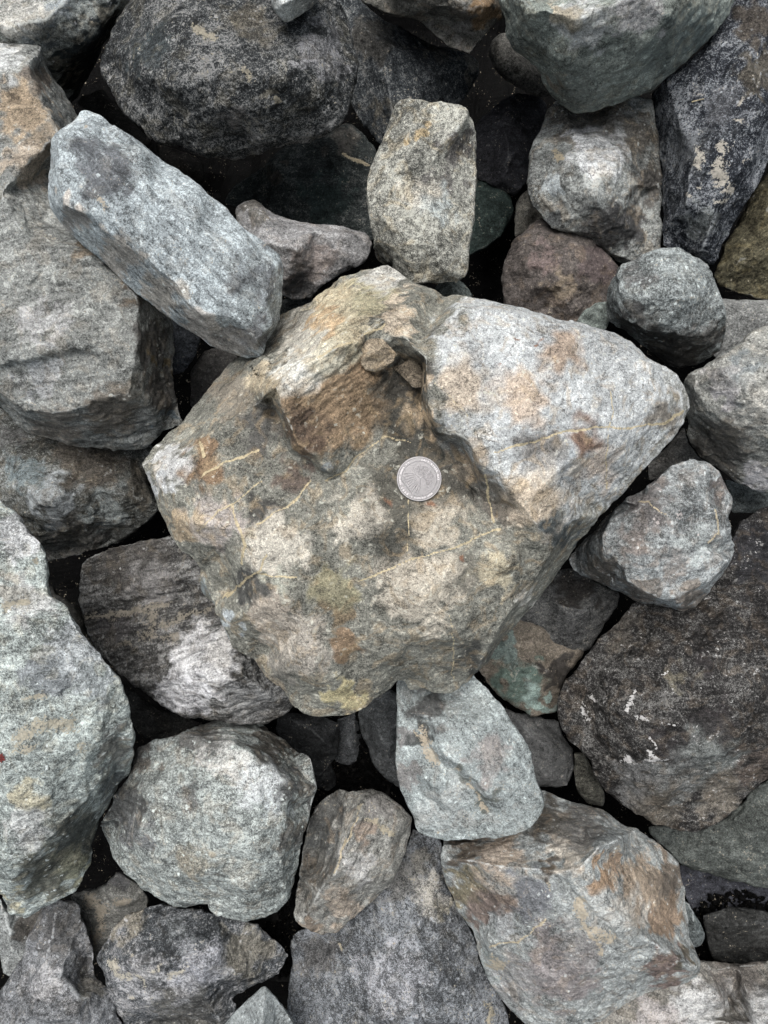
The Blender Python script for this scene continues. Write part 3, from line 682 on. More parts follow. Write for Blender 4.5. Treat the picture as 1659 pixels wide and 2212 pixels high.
rock('behindleft', 'shaded stone deep in the gap left of the dark boulder', '''165,215 220,190 260,240 300,275 330,310 300,330 240,300 190,260''', '''240,250,-150 ; 280,290,-150''', -165, 40, M((0.022, 0.02, 0.018), wear=0), vox=1.8, amp=0.9)  # gap shade put into the near-black base colour
rock('behindlow', 'shaded stone deep under the lower edge of the dark boulder', '''330,305 360,315 420,335 442,350 440,400 400,395 350,350''', '''400,355,-150''', -165, 40, M((0.022, 0.02, 0.018), wear=0), vox=1.8, amp=0.9)  # base colour blackened to carry the shade under the boulder

# ------------------------------------------------------------------ upper right
rock('topmid', 'brown grey rock hanging over the dark gap at the top centre', '''
770,-70 778,0 802,12 838,32 882,36 910,48 938,76 978,104 1014,116 1034,96 1066,48 1090,36 1100,-70''', '''860,-10,-66 950,15,-64 1020,20,-62 1060,10,-66 ; 940,50,-82 ; 1005,85,-86 ; 1010,50,-76 ; 930,-40,-56''', -98, 50,
M((0.115, 0.11, 0.098), contrast=0.9, wear=0.4, warm=(0.2, (0.22, 0.16, 0.1))), vox=1.1, soft=1, amp=0.7, zones=((1040, 20, 34, (0.20, 0.12, 0.05), 0.9), (990, 60, 40, (0.15, 0.14, 0.125), 0.5)))

rock('topright', 'large pale green grey boulder tapering to a blunt point at the top right', '''
1060,-80,-50 1075,0,-52 1089,36,-54 1095,76,-58 1111,112,-64 1135,124,-66 1159,144,-70 1187,192,-78 1211,220,-82 1243,242,-84 1283,240,-84 1315,228,-84 1355,216,-84 1407,196,-84 1435,172,-84 1491,124,-84 1547,68,-80 1571,32,-78 1587,0,-76 1620,-80,-70''', '''
1150,20,-26 ; 1250,40,-22 ; 1380,-10,-20 ; 1470,-30,-30 ; 1445,40,-30 1400,90,-38 1340,150,-50 1300,190,-62 1275,224,-74 ; 1220,140,-44 ; 1150,90,-46 ; 1230,200,-66 ; 1450,110,-60 ; 1380,165,-66 ; 1530,30,-58 ; 1420,150,-74''', -80, 60,
M((0.185, 0.20, 0.18), contrast=0.85, fleck=0.45, wear=0.35, warm=(0.3, (0.27, 0.245, 0.18)), angle=25, streak=0.5), soft=1, amp=0.75, vox=1.0, bumps='1410,140,22,3 1160,100,20,2 1330,60,40,2', grooves=(('1330,100 1400,70', 6, 1.5), ('1370,120 1345,150 1320,180', 6, 2.0)),
zones=((1260, 50, 60, (0.29, 0.30, 0.29), 0.7), (1380, 20, 60, (0.30, 0.29, 0.28), 0.7), (1220, 30, 30, (0.3, 0.25, 0.16), 0.7), (1500, 60, 60, (0.14, 0.175, 0.16), 0.8), (1420, 130, 40, (0.15, 0.18, 0.16), 0.7), (1250, 190, 60, (0.17, 0.195, 0.17), 0.6), (1190, 180, 24, (0.22, 0.185, 0.13), 0.7)))

rock('behindtop', 'dim brownish stone tucked under the left edge of the top right boulder', '''1050,110 1060,90 1090,60 1120,100 1190,180 1200,212 1165,206 1147,200 1111,184 1075,156''', '''1090,120,-118 ; 1140,160,-120 ; 1170,190,-130''', -142, 40, M((0.115, 0.11, 0.10), wear=0.12), vox=1.3, soft=1, rnd=3, amp=0.8)

rock('nightright', 'large blue black rock with pale crusts along the upper right edge', '''
1600,-80 1571,40 1500,120 1440,170 1411,200,-100 1409,248,-100 1415,288,-100 1423,328,-98 1429,380,-96 1433,432,-94 1429,500,-92 1431,532,-92 1460,545,-90 1491,548,-90 1515,560,-88 1539,578,-88 1551,560,-88 1559,532,-86 1575,508,-84 1591,476,-82 1611,440,-80 1627,416,-80 1643,380,-80 1665,340,-80 1740,250,-80 1760,-80,-80''', '''
1450,220,-78 ; 1520,160,-70 ; 1620,120,-62 ; 1560,280,-58 ; 1640,240,-56 ; 1500,340,-60 ; 1590,380,-60 ; 1480,440,-66 ; 1540,470,-66 ; 1520,540,-76 ; 1640,0,-70 ; 1630,330,-64''', -95, 60,
M((0.031, 0.035, 0.044), contrast=1.4, fleck=1.0, wear=0.35, light=(0.23, 0.242, 0.255), angle=70, streak=0.4, patch_col=(0.36, 0.335, 0.285), grain=1.35), soft=1, amp=0.85, rough=1.4,
zones=((1560, 240, 60, (0.15, 0.16, 0.18), 0.6), (1500, 330, 50, (0.11, 0.12, 0.13), 0.5), (1520, 480, 45, (0.17, 0.19, 0.19), 0.6), (1640, 160, 50, (0.12, 0.105, 0.08), 0.7), (1630, 40, 50, (0.09, 0.075, 0.06), 0.7)),
patches=(('1512,330 1518,345 1508,352', 10), ('1560,315 1564,330', 8), ('1560,352 1548,378 1560,392', 12), ('1568,412 1578,406', 6), ('1545,432 1562,432', 6), ('1482,420 1490,424', 5), ('1465,386', 4), ('1600,220 1606,212', 5), ('1598,262', 4), ('1506,407', 5), ('1612,348', 4), ('1482,520', 4)))

rock('domed', 'rounded pale rock with brown dusty top beneath the top right boulder', '''
1203,215 1183,240 1171,276 1155,304 1145,332 1143,380 1139,412 1149,444 1171,468 1191,492 1219,504 1251,506 1279,524 1307,544 1339,572 1363,568 1391,560 1427,545 1432,480 1432,400 1425,340 1418,280 1412,215 1340,205 1260,225''', '''
1190,280,-84 1240,282,-76 1300,288,-74 1370,305,-78 1400,328,-86 ; 1180,330,-74 ; 1250,350,-62 ; 1330,350,-64 ; 1200,410,-72 ; 1280,420,-62 ; 1360,400,-72 ; 1395,420,-92 ; 1240,470,-76 ; 1330,480,-76 ; 1380,500,-92 ; 1340,545,-98 ; 1280,250,-94''', -108, 60,
M((0.20, 0.205, 0.197), contrast=1.15, fleck=0.6, wear=0.45, warm=(0.3, (0.31, 0.25, 0.175)), patch_col=(0.34, 0.29, 0.2)), soft=1, amp=0.8, vox=1.0, bumps='1195,420,16,-5 1175,430,14,3',
zones=((1290, 255, 70, (0.155, 0.14, 0.115), 0.95), (1220, 265, 40, (0.16, 0.145, 0.12), 0.9), (1385, 290, 45, (0.15, 0.135, 0.11), 0.9), (1410, 400, 40, (0.13, 0.12, 0.105), 0.85), (1350, 480, 50, (0.10, 0.10, 0.10), 0.75), (1290, 500, 45, (0.14, 0.135, 0.13), 0.6), (1255, 300, 28, (0.45, 0.45, 0.45), 0.8), (1290, 340, 60, (0.34, 0.35, 0.35), 0.6), (1200, 395, 24, (0.30, 0.34, 0.35), 0.7), (1375, 345, 26, (0.16, 0.17, 0.16), 0.6), (1190, 480, 30, (0.12, 0.13, 0.13), 0.7)), patches=(('1205,330 1215,345', 8),))

rock('deepa', 'rock in nearly black shade deep in the gap right of the upright slab', '''1031,264 1067,228 1111,200 1155,204 1182,224 1178,256 1158,304 1146,340 1143,390 1115,420 1083,410 1055,395 1010,380 1010,300''', '''1090,270,-150 1100,340,-150 1090,390,-158 ; 1140,260,-156 ; 1060,320,-160''', -178, 45, M((0.028, 0.028, 0.032), wear=0.12), vox=1.5, soft=1, amp=0.9)  # darkened base colour stands in for the deep gap shade
rock('deepb', 'shaded green stone deep beside the lower right of the upright slab', '''1000,384 1060,388 1090,412 1112,436 1108,472 1080,510 1050,535 1000,560''', '''1050,430,-160 ; 1080,450,-160''', -185, 40, M((0.024, 0.034, 0.031), wear=0.12), vox=1.6, soft=1, amp=1.0)  # green base colour darkened for the shade it lies in
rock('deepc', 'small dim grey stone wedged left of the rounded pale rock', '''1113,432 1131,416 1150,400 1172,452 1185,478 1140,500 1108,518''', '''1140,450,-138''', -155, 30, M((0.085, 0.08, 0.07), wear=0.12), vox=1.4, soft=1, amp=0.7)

rock('plum', 'dull reddish brown rock above the right shoulder of the largest rock', '''
1167,470 1115,512 1091,560 1087,600 1087,660 1150,695 1240,705 1310,700 1322,640 1345,585 1310,545 1260,505 1200,475''', '''1135,520,-90 1150,560,-84 1140,620,-90 ; 1180,500,-92 ; 1230,540,-84 ; 1300,570,-92 ; 1220,620,-86 ; 1290,640,-96 ; 1180,660,-98''', -120, 45,
M((0.088, 0.076, 0.07), contrast=0.9, fleck=0.35, wear=0.35, warm=(0.3, (0.17, 0.125, 0.085))), soft=1, amp=0.9, vox=1.1, zones=((1290, 580, 45, (0.10, 0.074, 0.07), 0.8), (1180, 560, 40, (0.14, 0.1, 0.09), 0.6), (1210, 620, 30, (0.17, 0.13, 0.085), 0.6)))

rock('ball', 'squat rounded grey rock above the right corner of the largest rock', '''
1343,575 1371,563 1395,547 1431,535 1459,533 1487,547 1519,567 1535,583 1547,615 1561,647 1571,679 1567,723,-82 1559,755,-88 1535,775,-92 1503,791,-94 1467,797,-94 1435,787,-94 1415,767,-92 1379,743,-88 1347,707,-80 1315,691,-80 1307,655,-74 1315,615,-66 1331,591''', '''
1340,610,-46 1335,640,-48 1347,690,-54 1395,711,-50 1455,723,-50 1520,728,-58 ; 1440,590,-36 ; 1400,640,-38 ; 1480,640,-36 ; 1530,650,-48 ; 1450,690,-42 ; 1400,580,-42''', -62, 50,
M((0.198, 0.212, 0.21), contrast=1.05, fleck=0.8, wear=0.5, warm=(0.12, (0.27, 0.24, 0.18)), grain=1.4), soft=1, amp=0.7, vox=0.95, zones=((1440, 760, 70, (0.095, 0.092, 0.085), 0.8), (1360, 690, 34, (0.12, 0.12, 0.115), 0.7), (1530, 720, 40, (0.14, 0.135, 0.125), 0.6), (1380, 590, 30, (0.15, 0.15, 0.145), 0.5)))  # lower side darkened by zones that paint its shade

rock('tiny', 'small grey green stone peeking out left of the squat rounded rock', '''1240,700 1259,671 1283,655 1310,650 1320,690 1311,712 1270,715''', '''1285,678,-84''', -100, 25, M((0.16, 0.18, 0.165), wear=0.12), vox=1.0, soft=1, amp=0.5)
rock('olive', 'dark olive brown rock at the right edge under the blue black rock', '''1547,584 1543,600 1555,616 1595,636 1659,648 1740,650 1740,330 1670,360 1640,400 1600,470 1565,530''', '''1600,560,-98 1650,540,-94 ; 1660,450,-92 ; 1620,600,-106 ; 1700,500,-90''', -128, 45, M((0.075, 0.067, 0.044), contrast=1.0, wear=0.4, warm=(0.3, (0.19, 0.155, 0.08)), angle=30, streak=0.7), vox=1.1, soft=1, amp=0.8, foli=0.6, angle=20)
rock('greyflat', 'flat grey rock at the right edge behind the squat rounded rock', '''1530,650 1563,645 1620,647 1740,650 1740,740 1640,750 1570,790 1530,760''', '''1600,680,-112 ; 1680,690,-110''', -125, 35, M((0.15, 0.15, 0.145), wear=0.35, angle=10), vox=1.2, soft=1, amp=0.6)

rock('rightpale', 'pale rock with whitish quartz patch at the middle of the right edge', '''
1740,690 1659,707 1631,711 1619,723 1595,743 1563,763 1527,787 1495,803 1477,823,-60 1480,851,-66 1488,879,-72 1483,911,-80 1483,939,-86 1495,967,-90 1515,991,-92 1547,1011,-92 1583,1035,-92 1619,1055,-92 1659,1067,-92 1740,1070,-92''', '''
1500,840,-46 1500,883,-56 1527,887,-50 1575,915,-48 1600,935,-52 1680,950,-52 ; 1560,800,-32 ; 1590,770,-34 ; 1600,850,-34 ; 1660,800,-28 ; 1580,880,-42 ; 1660,890,-38 ; 1540,950,-74 ; 1600,1000,-76 ; 1650,1030,-80''', -52, 50,
M((0.26, 0.255, 0.235), contrast=0.95, fleck=0.5, wear=0.5, warm=(0.2, (0.33, 0.28, 0.21))), soft=1, amp=0.8, vox=1.0, grooves=(('1590,820 1615,870 1610,900', 5, 2.0),),
zones=((1630, 1030, 32, (0.42, 0.40, 0.40), 0.95), (1610, 800, 50, (0.20, 0.225, 0.225), 0.75), (1550, 830, 40, (0.29, 0.275, 0.26), 0.6), (1640, 870, 50, (0.36, 0.34, 0.29), 0.6), (1560, 960, 70, (0.16, 0.15, 0.13), 0.8), (1560, 850, 20, (0.33, 0.31, 0.31), 0.7)))

rock('gapright', 'dark sliver of rock in the gap right of the largest rock', '''1400,1000 1440,960 1478,920 1490,960 1515,992 1545,1015 1490,1010 1440,1030 1400,1040''', '''1460,980,-118''', -135, 30, M((0.075, 0.072, 0.068), wear=0.12), vox=1.4, soft=1, amp=0.7)
rock('gapright2', 'dark slate rock at the right edge below the pale quartz rock', '''1560,1030 1600,1045 1660,1065 1740,1070 1740,1110 1640,1110 1580,1110''', '''1620,1075,-118''', -130, 30, M((0.09, 0.10, 0.10), wear=0.12), vox=1.4, soft=1, amp=0.6)

rock('block', 'pale angular block with shaded front side right of the largest rock', '''
1355,1071 1383,1059 1427,1027 1455,1003 1491,989 1523,995 1551,1015 1567,1043 1583,1071 1585,1091 1575,1115 1583,1155 1585,1194,-66 1571,1230,-70 1547,1262,-76 1515,1298,-82 1503,1314,-84 1475,1320,-86 1447,1310,-86 1415,1302,-88 1379,1302,-90 1339,1278,-90 1303,1262,-90 1251,1242,-92 1235,1222,-92 1227,1210,-92 1243,1185,-90 1291,1140,-80 1311,1118,-70 1335,1094,-62''', '''
1318,1120,-50 1303,1158,-47 1301,1186,-47 1311,1210,-47 1347,1226,-45 1359,1254,-45 1395,1278,-45 1431,1294,-46 1463,1298,-47 1483,1278,-45 1531,1254,-45 1572,1212,-48 ; 1400,1090,-38 ; 1480,1040,-40 ; 1520,1060,-42 ; 1450,1150,-34 ; 1400,1200,-36 ; 1500,1180,-35 ; 1545,1120,-42 ; 1555,1070,-50''', -58, 48,
M((0.23, 0.24, 0.24), contrast=1.0, fleck=0.5, wear=0.65, warm=(0.25, (0.29, 0.23, 0.18)), patch_col=(0.42, 0.38, 0.36)), soft=1, amp=0.8, vox=0.95, bumps='1545,1060,20,-3 1470,1100,20,2',
zones=((1400, 1100, 50, (0.21, 0.19, 0.18), 0.7), (1500, 1170, 50, (0.28, 0.31, 0.30), 0.6), (1370, 1170, 40, (0.22, 0.19, 0.17), 0.6), (1300, 1230, 45, (0.17, 0.155, 0.13), 0.95), (1380, 1285, 40, (0.19, 0.17, 0.145), 0.95), (1490, 1300, 34, (0.22, 0.19, 0.155), 0.9), (1560, 1050, 30, (0.17, 0.15, 0.14), 0.7), (1420, 1050, 40, (0.17, 0.165, 0.16), 0.6), (1450, 1230, 40, (0.21, 0.2, 0.185), 0.5)), patches=(('1462,1118 1470,1110', 5), ('1415,1115 1420,1130', 3)),  # front side zones paint its shade in darker brown grey
veins=(('1380,1085 1400,1085 1440,1110', 2.5), ('1545,1100 1550,1150 1530,1170', 3)))

# ------------------------------------------------------------------ lower right
rock('blackbrown', 'large black brown boulder with white crusts at the right edge', '''
1367,1300 1339,1342 1295,1378 1271,1410 1251,1442 1219,1478 1203,1522 1207,1558 1227,1598 1251,1618 1275,1642 1287,1678 1299,1704 1327,1728 1355,1748 1387,1764 1415,1780 1455,1790 1499,1796 1527,1788 1563,1772 1587,1748 1619,1716 1659,1684 1760,1640 1780,1080 1659,1090 1600,1125 1560,1200 1480,1290''', '''
1350,1380,-86 ; 1460,1330,-80 ; 1600,1220,-84 ; 1680,1150,-86 ; 1290,1450,-82 ; 1400,1430,-66 ; 1540,1400,-60 ; 1680,1350,-60 ; 1260,1530,-84 ; 1340,1540,-64 ; 1450,1530,-56 ; 1600,1510,-54 ; 1300,1610,-82 ; 1400,1640,-64 ; 1520,1630,-58 ; 1640,1590,-58 ;
1310,1680,-88 1380,1715,-84 1400,1730,-82 1440,1720,-74 1500,1680,-72 1560,1660,-70 1620,1640,-70 ; 1450,1760,-94 ; 1540,1730,-88''', -108, 75,
M((0.031, 0.029, 0.028), contrast=1.1, fleck=0.8, wear=0.3, light=(0.15, 0.147, 0.14), warm=(0.3, (0.12, 0.095, 0.07)), patch_col=(0.5, 0.49, 0.48), grain=1.3), soft=1, amp=0.85, rough=1.4,
zones=((1490, 1660, 80, (0.20, 0.21, 0.2), 0.8), (1380, 1690, 60, (0.19, 0.19, 0.185), 0.75), (1540, 1610, 60, (0.21, 0.23, 0.215), 0.75), (1420, 1750, 60, (0.16, 0.14, 0.11), 0.7), (1560, 1720, 60, (0.18, 0.155, 0.12), 0.75), (1640, 1650, 50, (0.13, 0.10, 0.08), 0.6), (1340, 1350, 50, (0.12, 0.105, 0.085), 0.6), (1520, 1450, 34, (0.045, 0.04, 0.04), 0.7), (1540, 1560, 50, (0.05, 0.042, 0.042), 0.7), (1440, 1600, 45, (0.05, 0.042, 0.042), 0.6), (1640, 1200, 80, (0.045, 0.045, 0.05), 0.7), (1460, 1470, 30, (0.17, 0.15, 0.1), 0.6)),
patches=(('1262,1530 1270,1548', 6), ('1278,1510', 5), ('1377,1490 1368,1510 1345,1530', 4), ('1430,1462 1445,1452', 4), ('1480,1443', 3), ('1380,1550 1400,1555', 4), ('1445,1558 1462,1553', 3), ('1408,1598 1415,1610', 4), ('1350,1640 1362,1645', 5), ('1420,1636 1400,1620', 4), ('1395,1640 1440,1640', 3), ('1520,1487', 3), ('1500,1500', 2.5), ('1310,1534', 3)))

rock('wedge', 'dark rock wedged below the shaded side of the pale angular block', '''1195,1232 1240,1228 1300,1262 1342,1282 1335,1310 1300,1360 1275,1402 1240,1410 1200,1402 1175,1375 1120,1350 1110,1310 1170,1250''', '''1180,1290,-104 1210,1310,-98 1260,1318,-98 1300,1310,-104 ; 1240,1270,-112 ; 1240,1360,-102 ; 1200,1360,-106''', -126, 40,
M((0.085, 0.085, 0.085), wear=0.15, light=(0.2, 0.2, 0.19), angle=10), vox=1.2, soft=1, amp=0.7, zones=((1240, 1265, 45, (0.055, 0.05, 0.045), 0.7),))
rock('jade', 'jade green and tan rock half hidden under the largest rock at right', '''1080,1340 1115,1335 1155,1342 1200,1380 1262,1400 1262,1415 1235,1445 1210,1485 1202,1540 1179,1540 1151,1548 1135,1538 1099,1518 1071,1498 1051,1478 1030,1446 1060,1400''', '''1100,1400,-100 ; 1130,1430,-94 1180,1450,-98 ; 1110,1470,-98 ; 1160,1500,-102 ; 1200,1430,-106 ; 1150,1390,-104''', -124, 40,
M((0.15, 0.13, 0.105), contrast=0.8, wear=0.4, fleck=0.3), vox=1.1, soft=1, amp=0.7, zones=((1120, 1480, 55, (0.095, 0.15, 0.12), 0.95), (1160, 1520, 28, (0.17, 0.25, 0.22), 0.95), (1090, 1400, 30, (0.13, 0.18, 0.16), 0.85), (1210, 1450, 40, (0.075, 0.065, 0.055), 0.8)))
rock('slate', 'smooth dark slate rock right of the pale wedge shaped rock', '''1080,1520 1103,1534 1155,1550 1205,1556 1219,1594 1239,1618 1241,1658 1227,1698 1195,1702 1160,1700 1120,1650''', '''1150,1590,-110 1190,1615,-106 1225,1640,-112 ; 1190,1670,-108 ; 1180,1570,-120''', -132, 40, M((0.10, 0.10, 0.10), wear=0.15, light=(0.2, 0.2, 0.195), contrast=0.8), vox=1.2, soft=1, amp=0.7)
rock('pocket', 'small olive stone in the dark pocket left of the black brown boulder', '''1235,1620 1262,1630 1285,1670 1305,1710 1308,1742 1271,1738 1245,1705''', '''1275,1690,-128''', -145, 30, M((0.085, 0.082, 0.07), wear=0.12), vox=1.4, soft=1, amp=0.6)

rock('wedgepale', 'smooth pale wedge shaped rock under the bottom of the largest rock', '''
854,1478 858,1542 856,1594 854,1620 858,1680 862,1708 882,1744 894,1768 902,1796 922,1808 954,1815 994,1816 1050,1812 1098,1808 1130,1796 1150,1784 1167,1760 1177,1736 1167,1704 1155,1664 1147,1628 1127,1588 1107,1556 1091,1530 1067,1502 1039,1474 1000,1430 930,1420 870,1430''', '''
876,1540,-48 886,1600,-44 900,1660,-42 910,1720,-44 916,1780,-48 ; 916,1556,-44 924,1602,-42 946,1646,-42 980,1660,-40 1020,1700,-42 1056,1750,-46 ; 930,1550,-37 960,1630,-34 1000,1655,-33 1050,1710,-36 1090,1760,-44 ; 940,1700,-36 ; 980,1760,-42 ; 1040,1560,-36 ; 1080,1650,-36 ; 1120,1700,-42 ; 1000,1500,-52 ; 930,1480,-58''', -58, 44,
M((0.265, 0.288, 0.285), contrast=0.8, fleck=0.35, wear=0.5, warm=(0.25, (0.31, 0.28, 0.245)), angle=-55, streak=0.5, patch_col=(0.36, 0.31, 0.235)), soft=1, amp=0.45, vox=0.9, rough=0.8,
zones=((870, 1600, 24, (0.20, 0.20, 0.195), 0.8), (872, 1680, 24, (0.23, 0.225, 0.215), 0.8), (930, 1530, 40, (0.15, 0.155, 0.15), 0.7), (905, 1590, 24, (0.10, 0.11, 0.105), 0.7), (990, 1680, 20, (0.17, 0.19, 0.165), 0.7), (1040, 1730, 20, (0.17, 0.19, 0.165), 0.7), (1060, 1640, 50, (0.27, 0.25, 0.235), 0.6), (960, 1740, 60, (0.30, 0.33, 0.32), 0.5)),  # left side face darkened in colour for its shade
patches=(('905,1580 918,1605 930,1632 938,1645', 10), ('985,1662 990,1668', 4), ('1012,1690 1030,1722', 5), ('1040,1732 1053,1748', 4)))

rock('ridge', 'large angular rock with purple grey face and orange side at the lower right', '''
948,1864 950,1848 954,1824 960,1800,-96 1060,1750,-98 1171,1705,-98 1219,1728,-96 1275,1740,-95 1315,1756,-94 1343,1780,-94 1379,1792,-94 1419,1820,-92 1447,1844,-90 1465,1864,-88 1471,1896,-86 1479,1936,-84 1485,1980,-82 1489,2024,-78 1503,2052,-74 1515,2080,-72 1511,2108,-72 1487,2124,-72 1435,2134,-72 1395,2144,-72 1363,2164,-72 1327,2184,-72 1299,2204,-72 1275,2215,-72 1200,2260,-72 1139,2215,-72 1099,2180,-72 1075,2148,-72 1055,2112,-72 1039,2076,-72 1031,2040,-72 1019,2008,-70 995,1980,-70 986,1960,-70 974,1928,-70 958,1892,-70''', '''
970,1856,-52 1040,1862,-40 1080,1872,-36 1211,1882,-28 1262,1872,-24 1290,1830,-30 1332,1815,-40 ; 1262,1872,-24 1323,1964,-32 1395,2028,-42 1500,2088,-56 ; 1100,1820,-56 ; 1200,1790,-60 ; 1260,1780,-66 ; 1300,1790,-60 ; 1030,1820,-66 ; 1100,1960,-38 ; 1180,2000,-36 ; 1260,1980,-33 ; 1060,2030,-50 ; 1160,2100,-48 ; 1280,2090,-45 ; 1380,2090,-52 ; 1200,2180,-58 ; 1380,1900,-54 ; 1410,1990,-58 ; 1430,1900,-70 ; 1350,1850,-56 ; 1460,2030,-64''', -72, 55,
M((0.245, 0.255, 0.25), contrast=0.9, fleck=0.5, wear=0.6, warm=(0.25, (0.30, 0.23, 0.16)), angle=-50, streak=0.45, patch_col=(0.36, 0.31, 0.23)), soft=1, amp=0.6, vox=0.9,
grooves=(('1218,1900 1240,1935 1271,1964 1307,2000 1335,2036', 5, 3.0), ('1045,2060 1080,2050 1115,2045', 4, 1.5), ('1335,2040 1365,2110', 4, 1.0), ('1105,2050 1110,2090', 4, 1.2)),
zones=((1000, 1930, 50, (0.235, 0.20, 0.115), 0.8), (1060, 1960, 50, (0.22, 0.16, 0.13), 0.8), (1150, 1940, 55, (0.17, 0.18, 0.195), 0.85), (1210, 2080, 90, (0.225, 0.20, 0.195), 0.85), (1100, 2130, 60, (0.24, 0.24, 0.235), 0.6), (1250, 2030, 50, (0.24, 0.24, 0.23), 0.6), (1390, 1900, 60, (0.33, 0.245, 0.16), 0.85), (1300, 1900, 26, (0.36, 0.22, 0.11), 0.9), (1440, 1980, 45, (0.28, 0.19, 0.115), 0.85), (1450, 1900, 40, (0.19, 0.15, 0.11), 0.8), (1320, 1870, 24, (0.33, 0.22, 0.13), 0.7), (1360, 1970, 40, (0.34, 0.31, 0.26), 0.6), (1080, 1850, 60, (0.33, 0.26, 0.19), 0.8), (1220, 1840, 50, (0.33, 0.29, 0.23), 0.7), (1180, 1870, 20, (0.12, 0.10, 0.08), 0.8), (1250, 1780, 60, (0.18, 0.175, 0.16), 0.7), (1180, 1770, 50, (0.14, 0.125, 0.10), 0.7), (1000, 1830, 40, (0.18, 0.14, 0.10), 0.7), (1440, 2090, 40, (0.22, 0.155, 0.13), 0.8), (1480, 2070, 20, (0.15, 0.13, 0.09), 0.7), (1300, 1970, 60, (0.32, 0.33, 0.31), 0.5), (1080, 2000, 24, (0.30, 0.32, 0.32), 0.7), (1060, 2090, 30, (0.22, 0.26, 0.25), 0.5)),  # zones along the top paint the shade under the pale wedge
patches=(('1250,1950 1262,1985 1290,2010 1315,2030', 11), ('1070,2080 1082,2090', 15), ('1268,1990 1300,2060', 4), ('1185,1900 1190,1920', 3)), veins=(('1060,2045 1120,2030 1180,1990', 3),))

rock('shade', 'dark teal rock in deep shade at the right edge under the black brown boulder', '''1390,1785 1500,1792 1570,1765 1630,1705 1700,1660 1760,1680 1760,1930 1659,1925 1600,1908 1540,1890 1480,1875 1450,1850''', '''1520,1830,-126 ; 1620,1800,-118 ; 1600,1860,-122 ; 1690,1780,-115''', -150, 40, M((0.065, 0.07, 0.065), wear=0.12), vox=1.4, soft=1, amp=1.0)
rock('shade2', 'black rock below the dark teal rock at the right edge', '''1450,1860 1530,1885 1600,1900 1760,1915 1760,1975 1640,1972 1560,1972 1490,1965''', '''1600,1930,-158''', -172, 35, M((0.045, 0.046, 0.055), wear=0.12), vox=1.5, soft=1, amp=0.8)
rock('sliver', 'small dark sliver of rock beside the orange side of the angular rock', '''1470,1935 1481,1944 1495,1964 1515,1996 1523,2024 1519,2038 1500,2050 1475,2020''', '''1500,2005,-108''', -122, 22, M((0.09, 0.10, 0.10), wear=0.7), vox=1.1, soft=3, amp=0.4)
rock('footright', 'brown grey rock with jagged pale crest in the lower right corner', '''1500,2075 1595,2086 1659,2075 1780,2060 1780,2300 1270,2300 1260,2215 1300,2190 1400,2130''', '''1400,2190,-90 1470,2150,-84 1535,2140,-82 1560,2160,-84 ; 1580,2150,-100 1590,2190,-100 ; 1620,2160,-84 1680,2150,-82 ; 1500,2200,-84 ; 1660,2110,-96 ; 1560,2110,-100 ; 1440,2240,-88 ; 1640,2220,-84''', -112, 55,
M((0.16, 0.15, 0.135), contrast=1.0, wear=0.6, warm=(0.2, (0.2, 0.165, 0.12))), vox=1.0, soft=1, amp=0.9, bumps='1585,2165,16,-8', zones=((1520, 2170, 60, (0.28, 0.28, 0.27), 0.8), (1640, 2170, 50, (0.28, 0.28, 0.27), 0.7), (1420, 2200, 50, (0.23, 0.21, 0.2), 0.6), (1600, 2105, 70, (0.15, 0.13, 0.11), 0.7)))

# ------------------------------------------------------------------ lower left
rock('ledge', 'dark banded rock with mud streaks under the lower left of the largest rock', '''
172,1242 176,1222 200,1198 240,1182 300,1170 360,1160 400,1150 480,1250 560,1400 640,1480 640,1515 632,1530 616,1546 576,1564 512,1566 472,1558 432,1550 384,1546 340,1518 300,1486 276,1470 240,1434 216,1414 196,1382 180,1342 172,1302 174,1274''', '''
190,1230,-100 250,1210,-96 370,1190,-92 ; 200,1300,-98 300,1270,-88 420,1250,-80 ; 200,1325,-102 300,1300,-92 440,1290,-86 ; 290,1360,-88 ; 230,1390,-96 ; 330,1410,-82 ; 420,1380,-72 500,1400,-64 ; 330,1470,-78 ; 420,1450,-60 ; 480,1480,-58 520,1450,-56 ; 440,1520,-70 ; 560,1490,-62 ; 550,1540,-78 ; 600,1520,-72''', -100, 50,
M((0.088, 0.085, 0.082), contrast=1.0, fleck=0.6, wear=0.45, warm=(0.25, (0.15, 0.125, 0.09)), angle=12, streak=0.8, patch_col=(0.205, 0.185, 0.15), light=(0.30, 0.30, 0.29)), soft=1, amp=0.8, vox=1.0, foli=0.7, angle=14,
zones=((440, 1430, 80, (0.33, 0.33, 0.33), 0.85), (400, 1500, 60, (0.33, 0.33, 0.34), 0.8), (480, 1400, 40, (0.30, 0.29, 0.27), 0.7), (540, 1520, 55, (0.18, 0.18, 0.175), 0.7), (290, 1200, 100, (0.075, 0.068, 0.06), 0.6), (330, 1260, 50, (0.14, 0.135, 0.13), 0.6), (250, 1350, 40, (0.08, 0.075, 0.075), 0.6)),
patches=(('195,1338 260,1325 330,1308 355,1305', 8), ('325,1330 330,1350 315,1370', 13), ('350,1350 400,1330 455,1315', 8), ('265,1390 285,1398', 6), ('350,1380 380,1370', 8)))

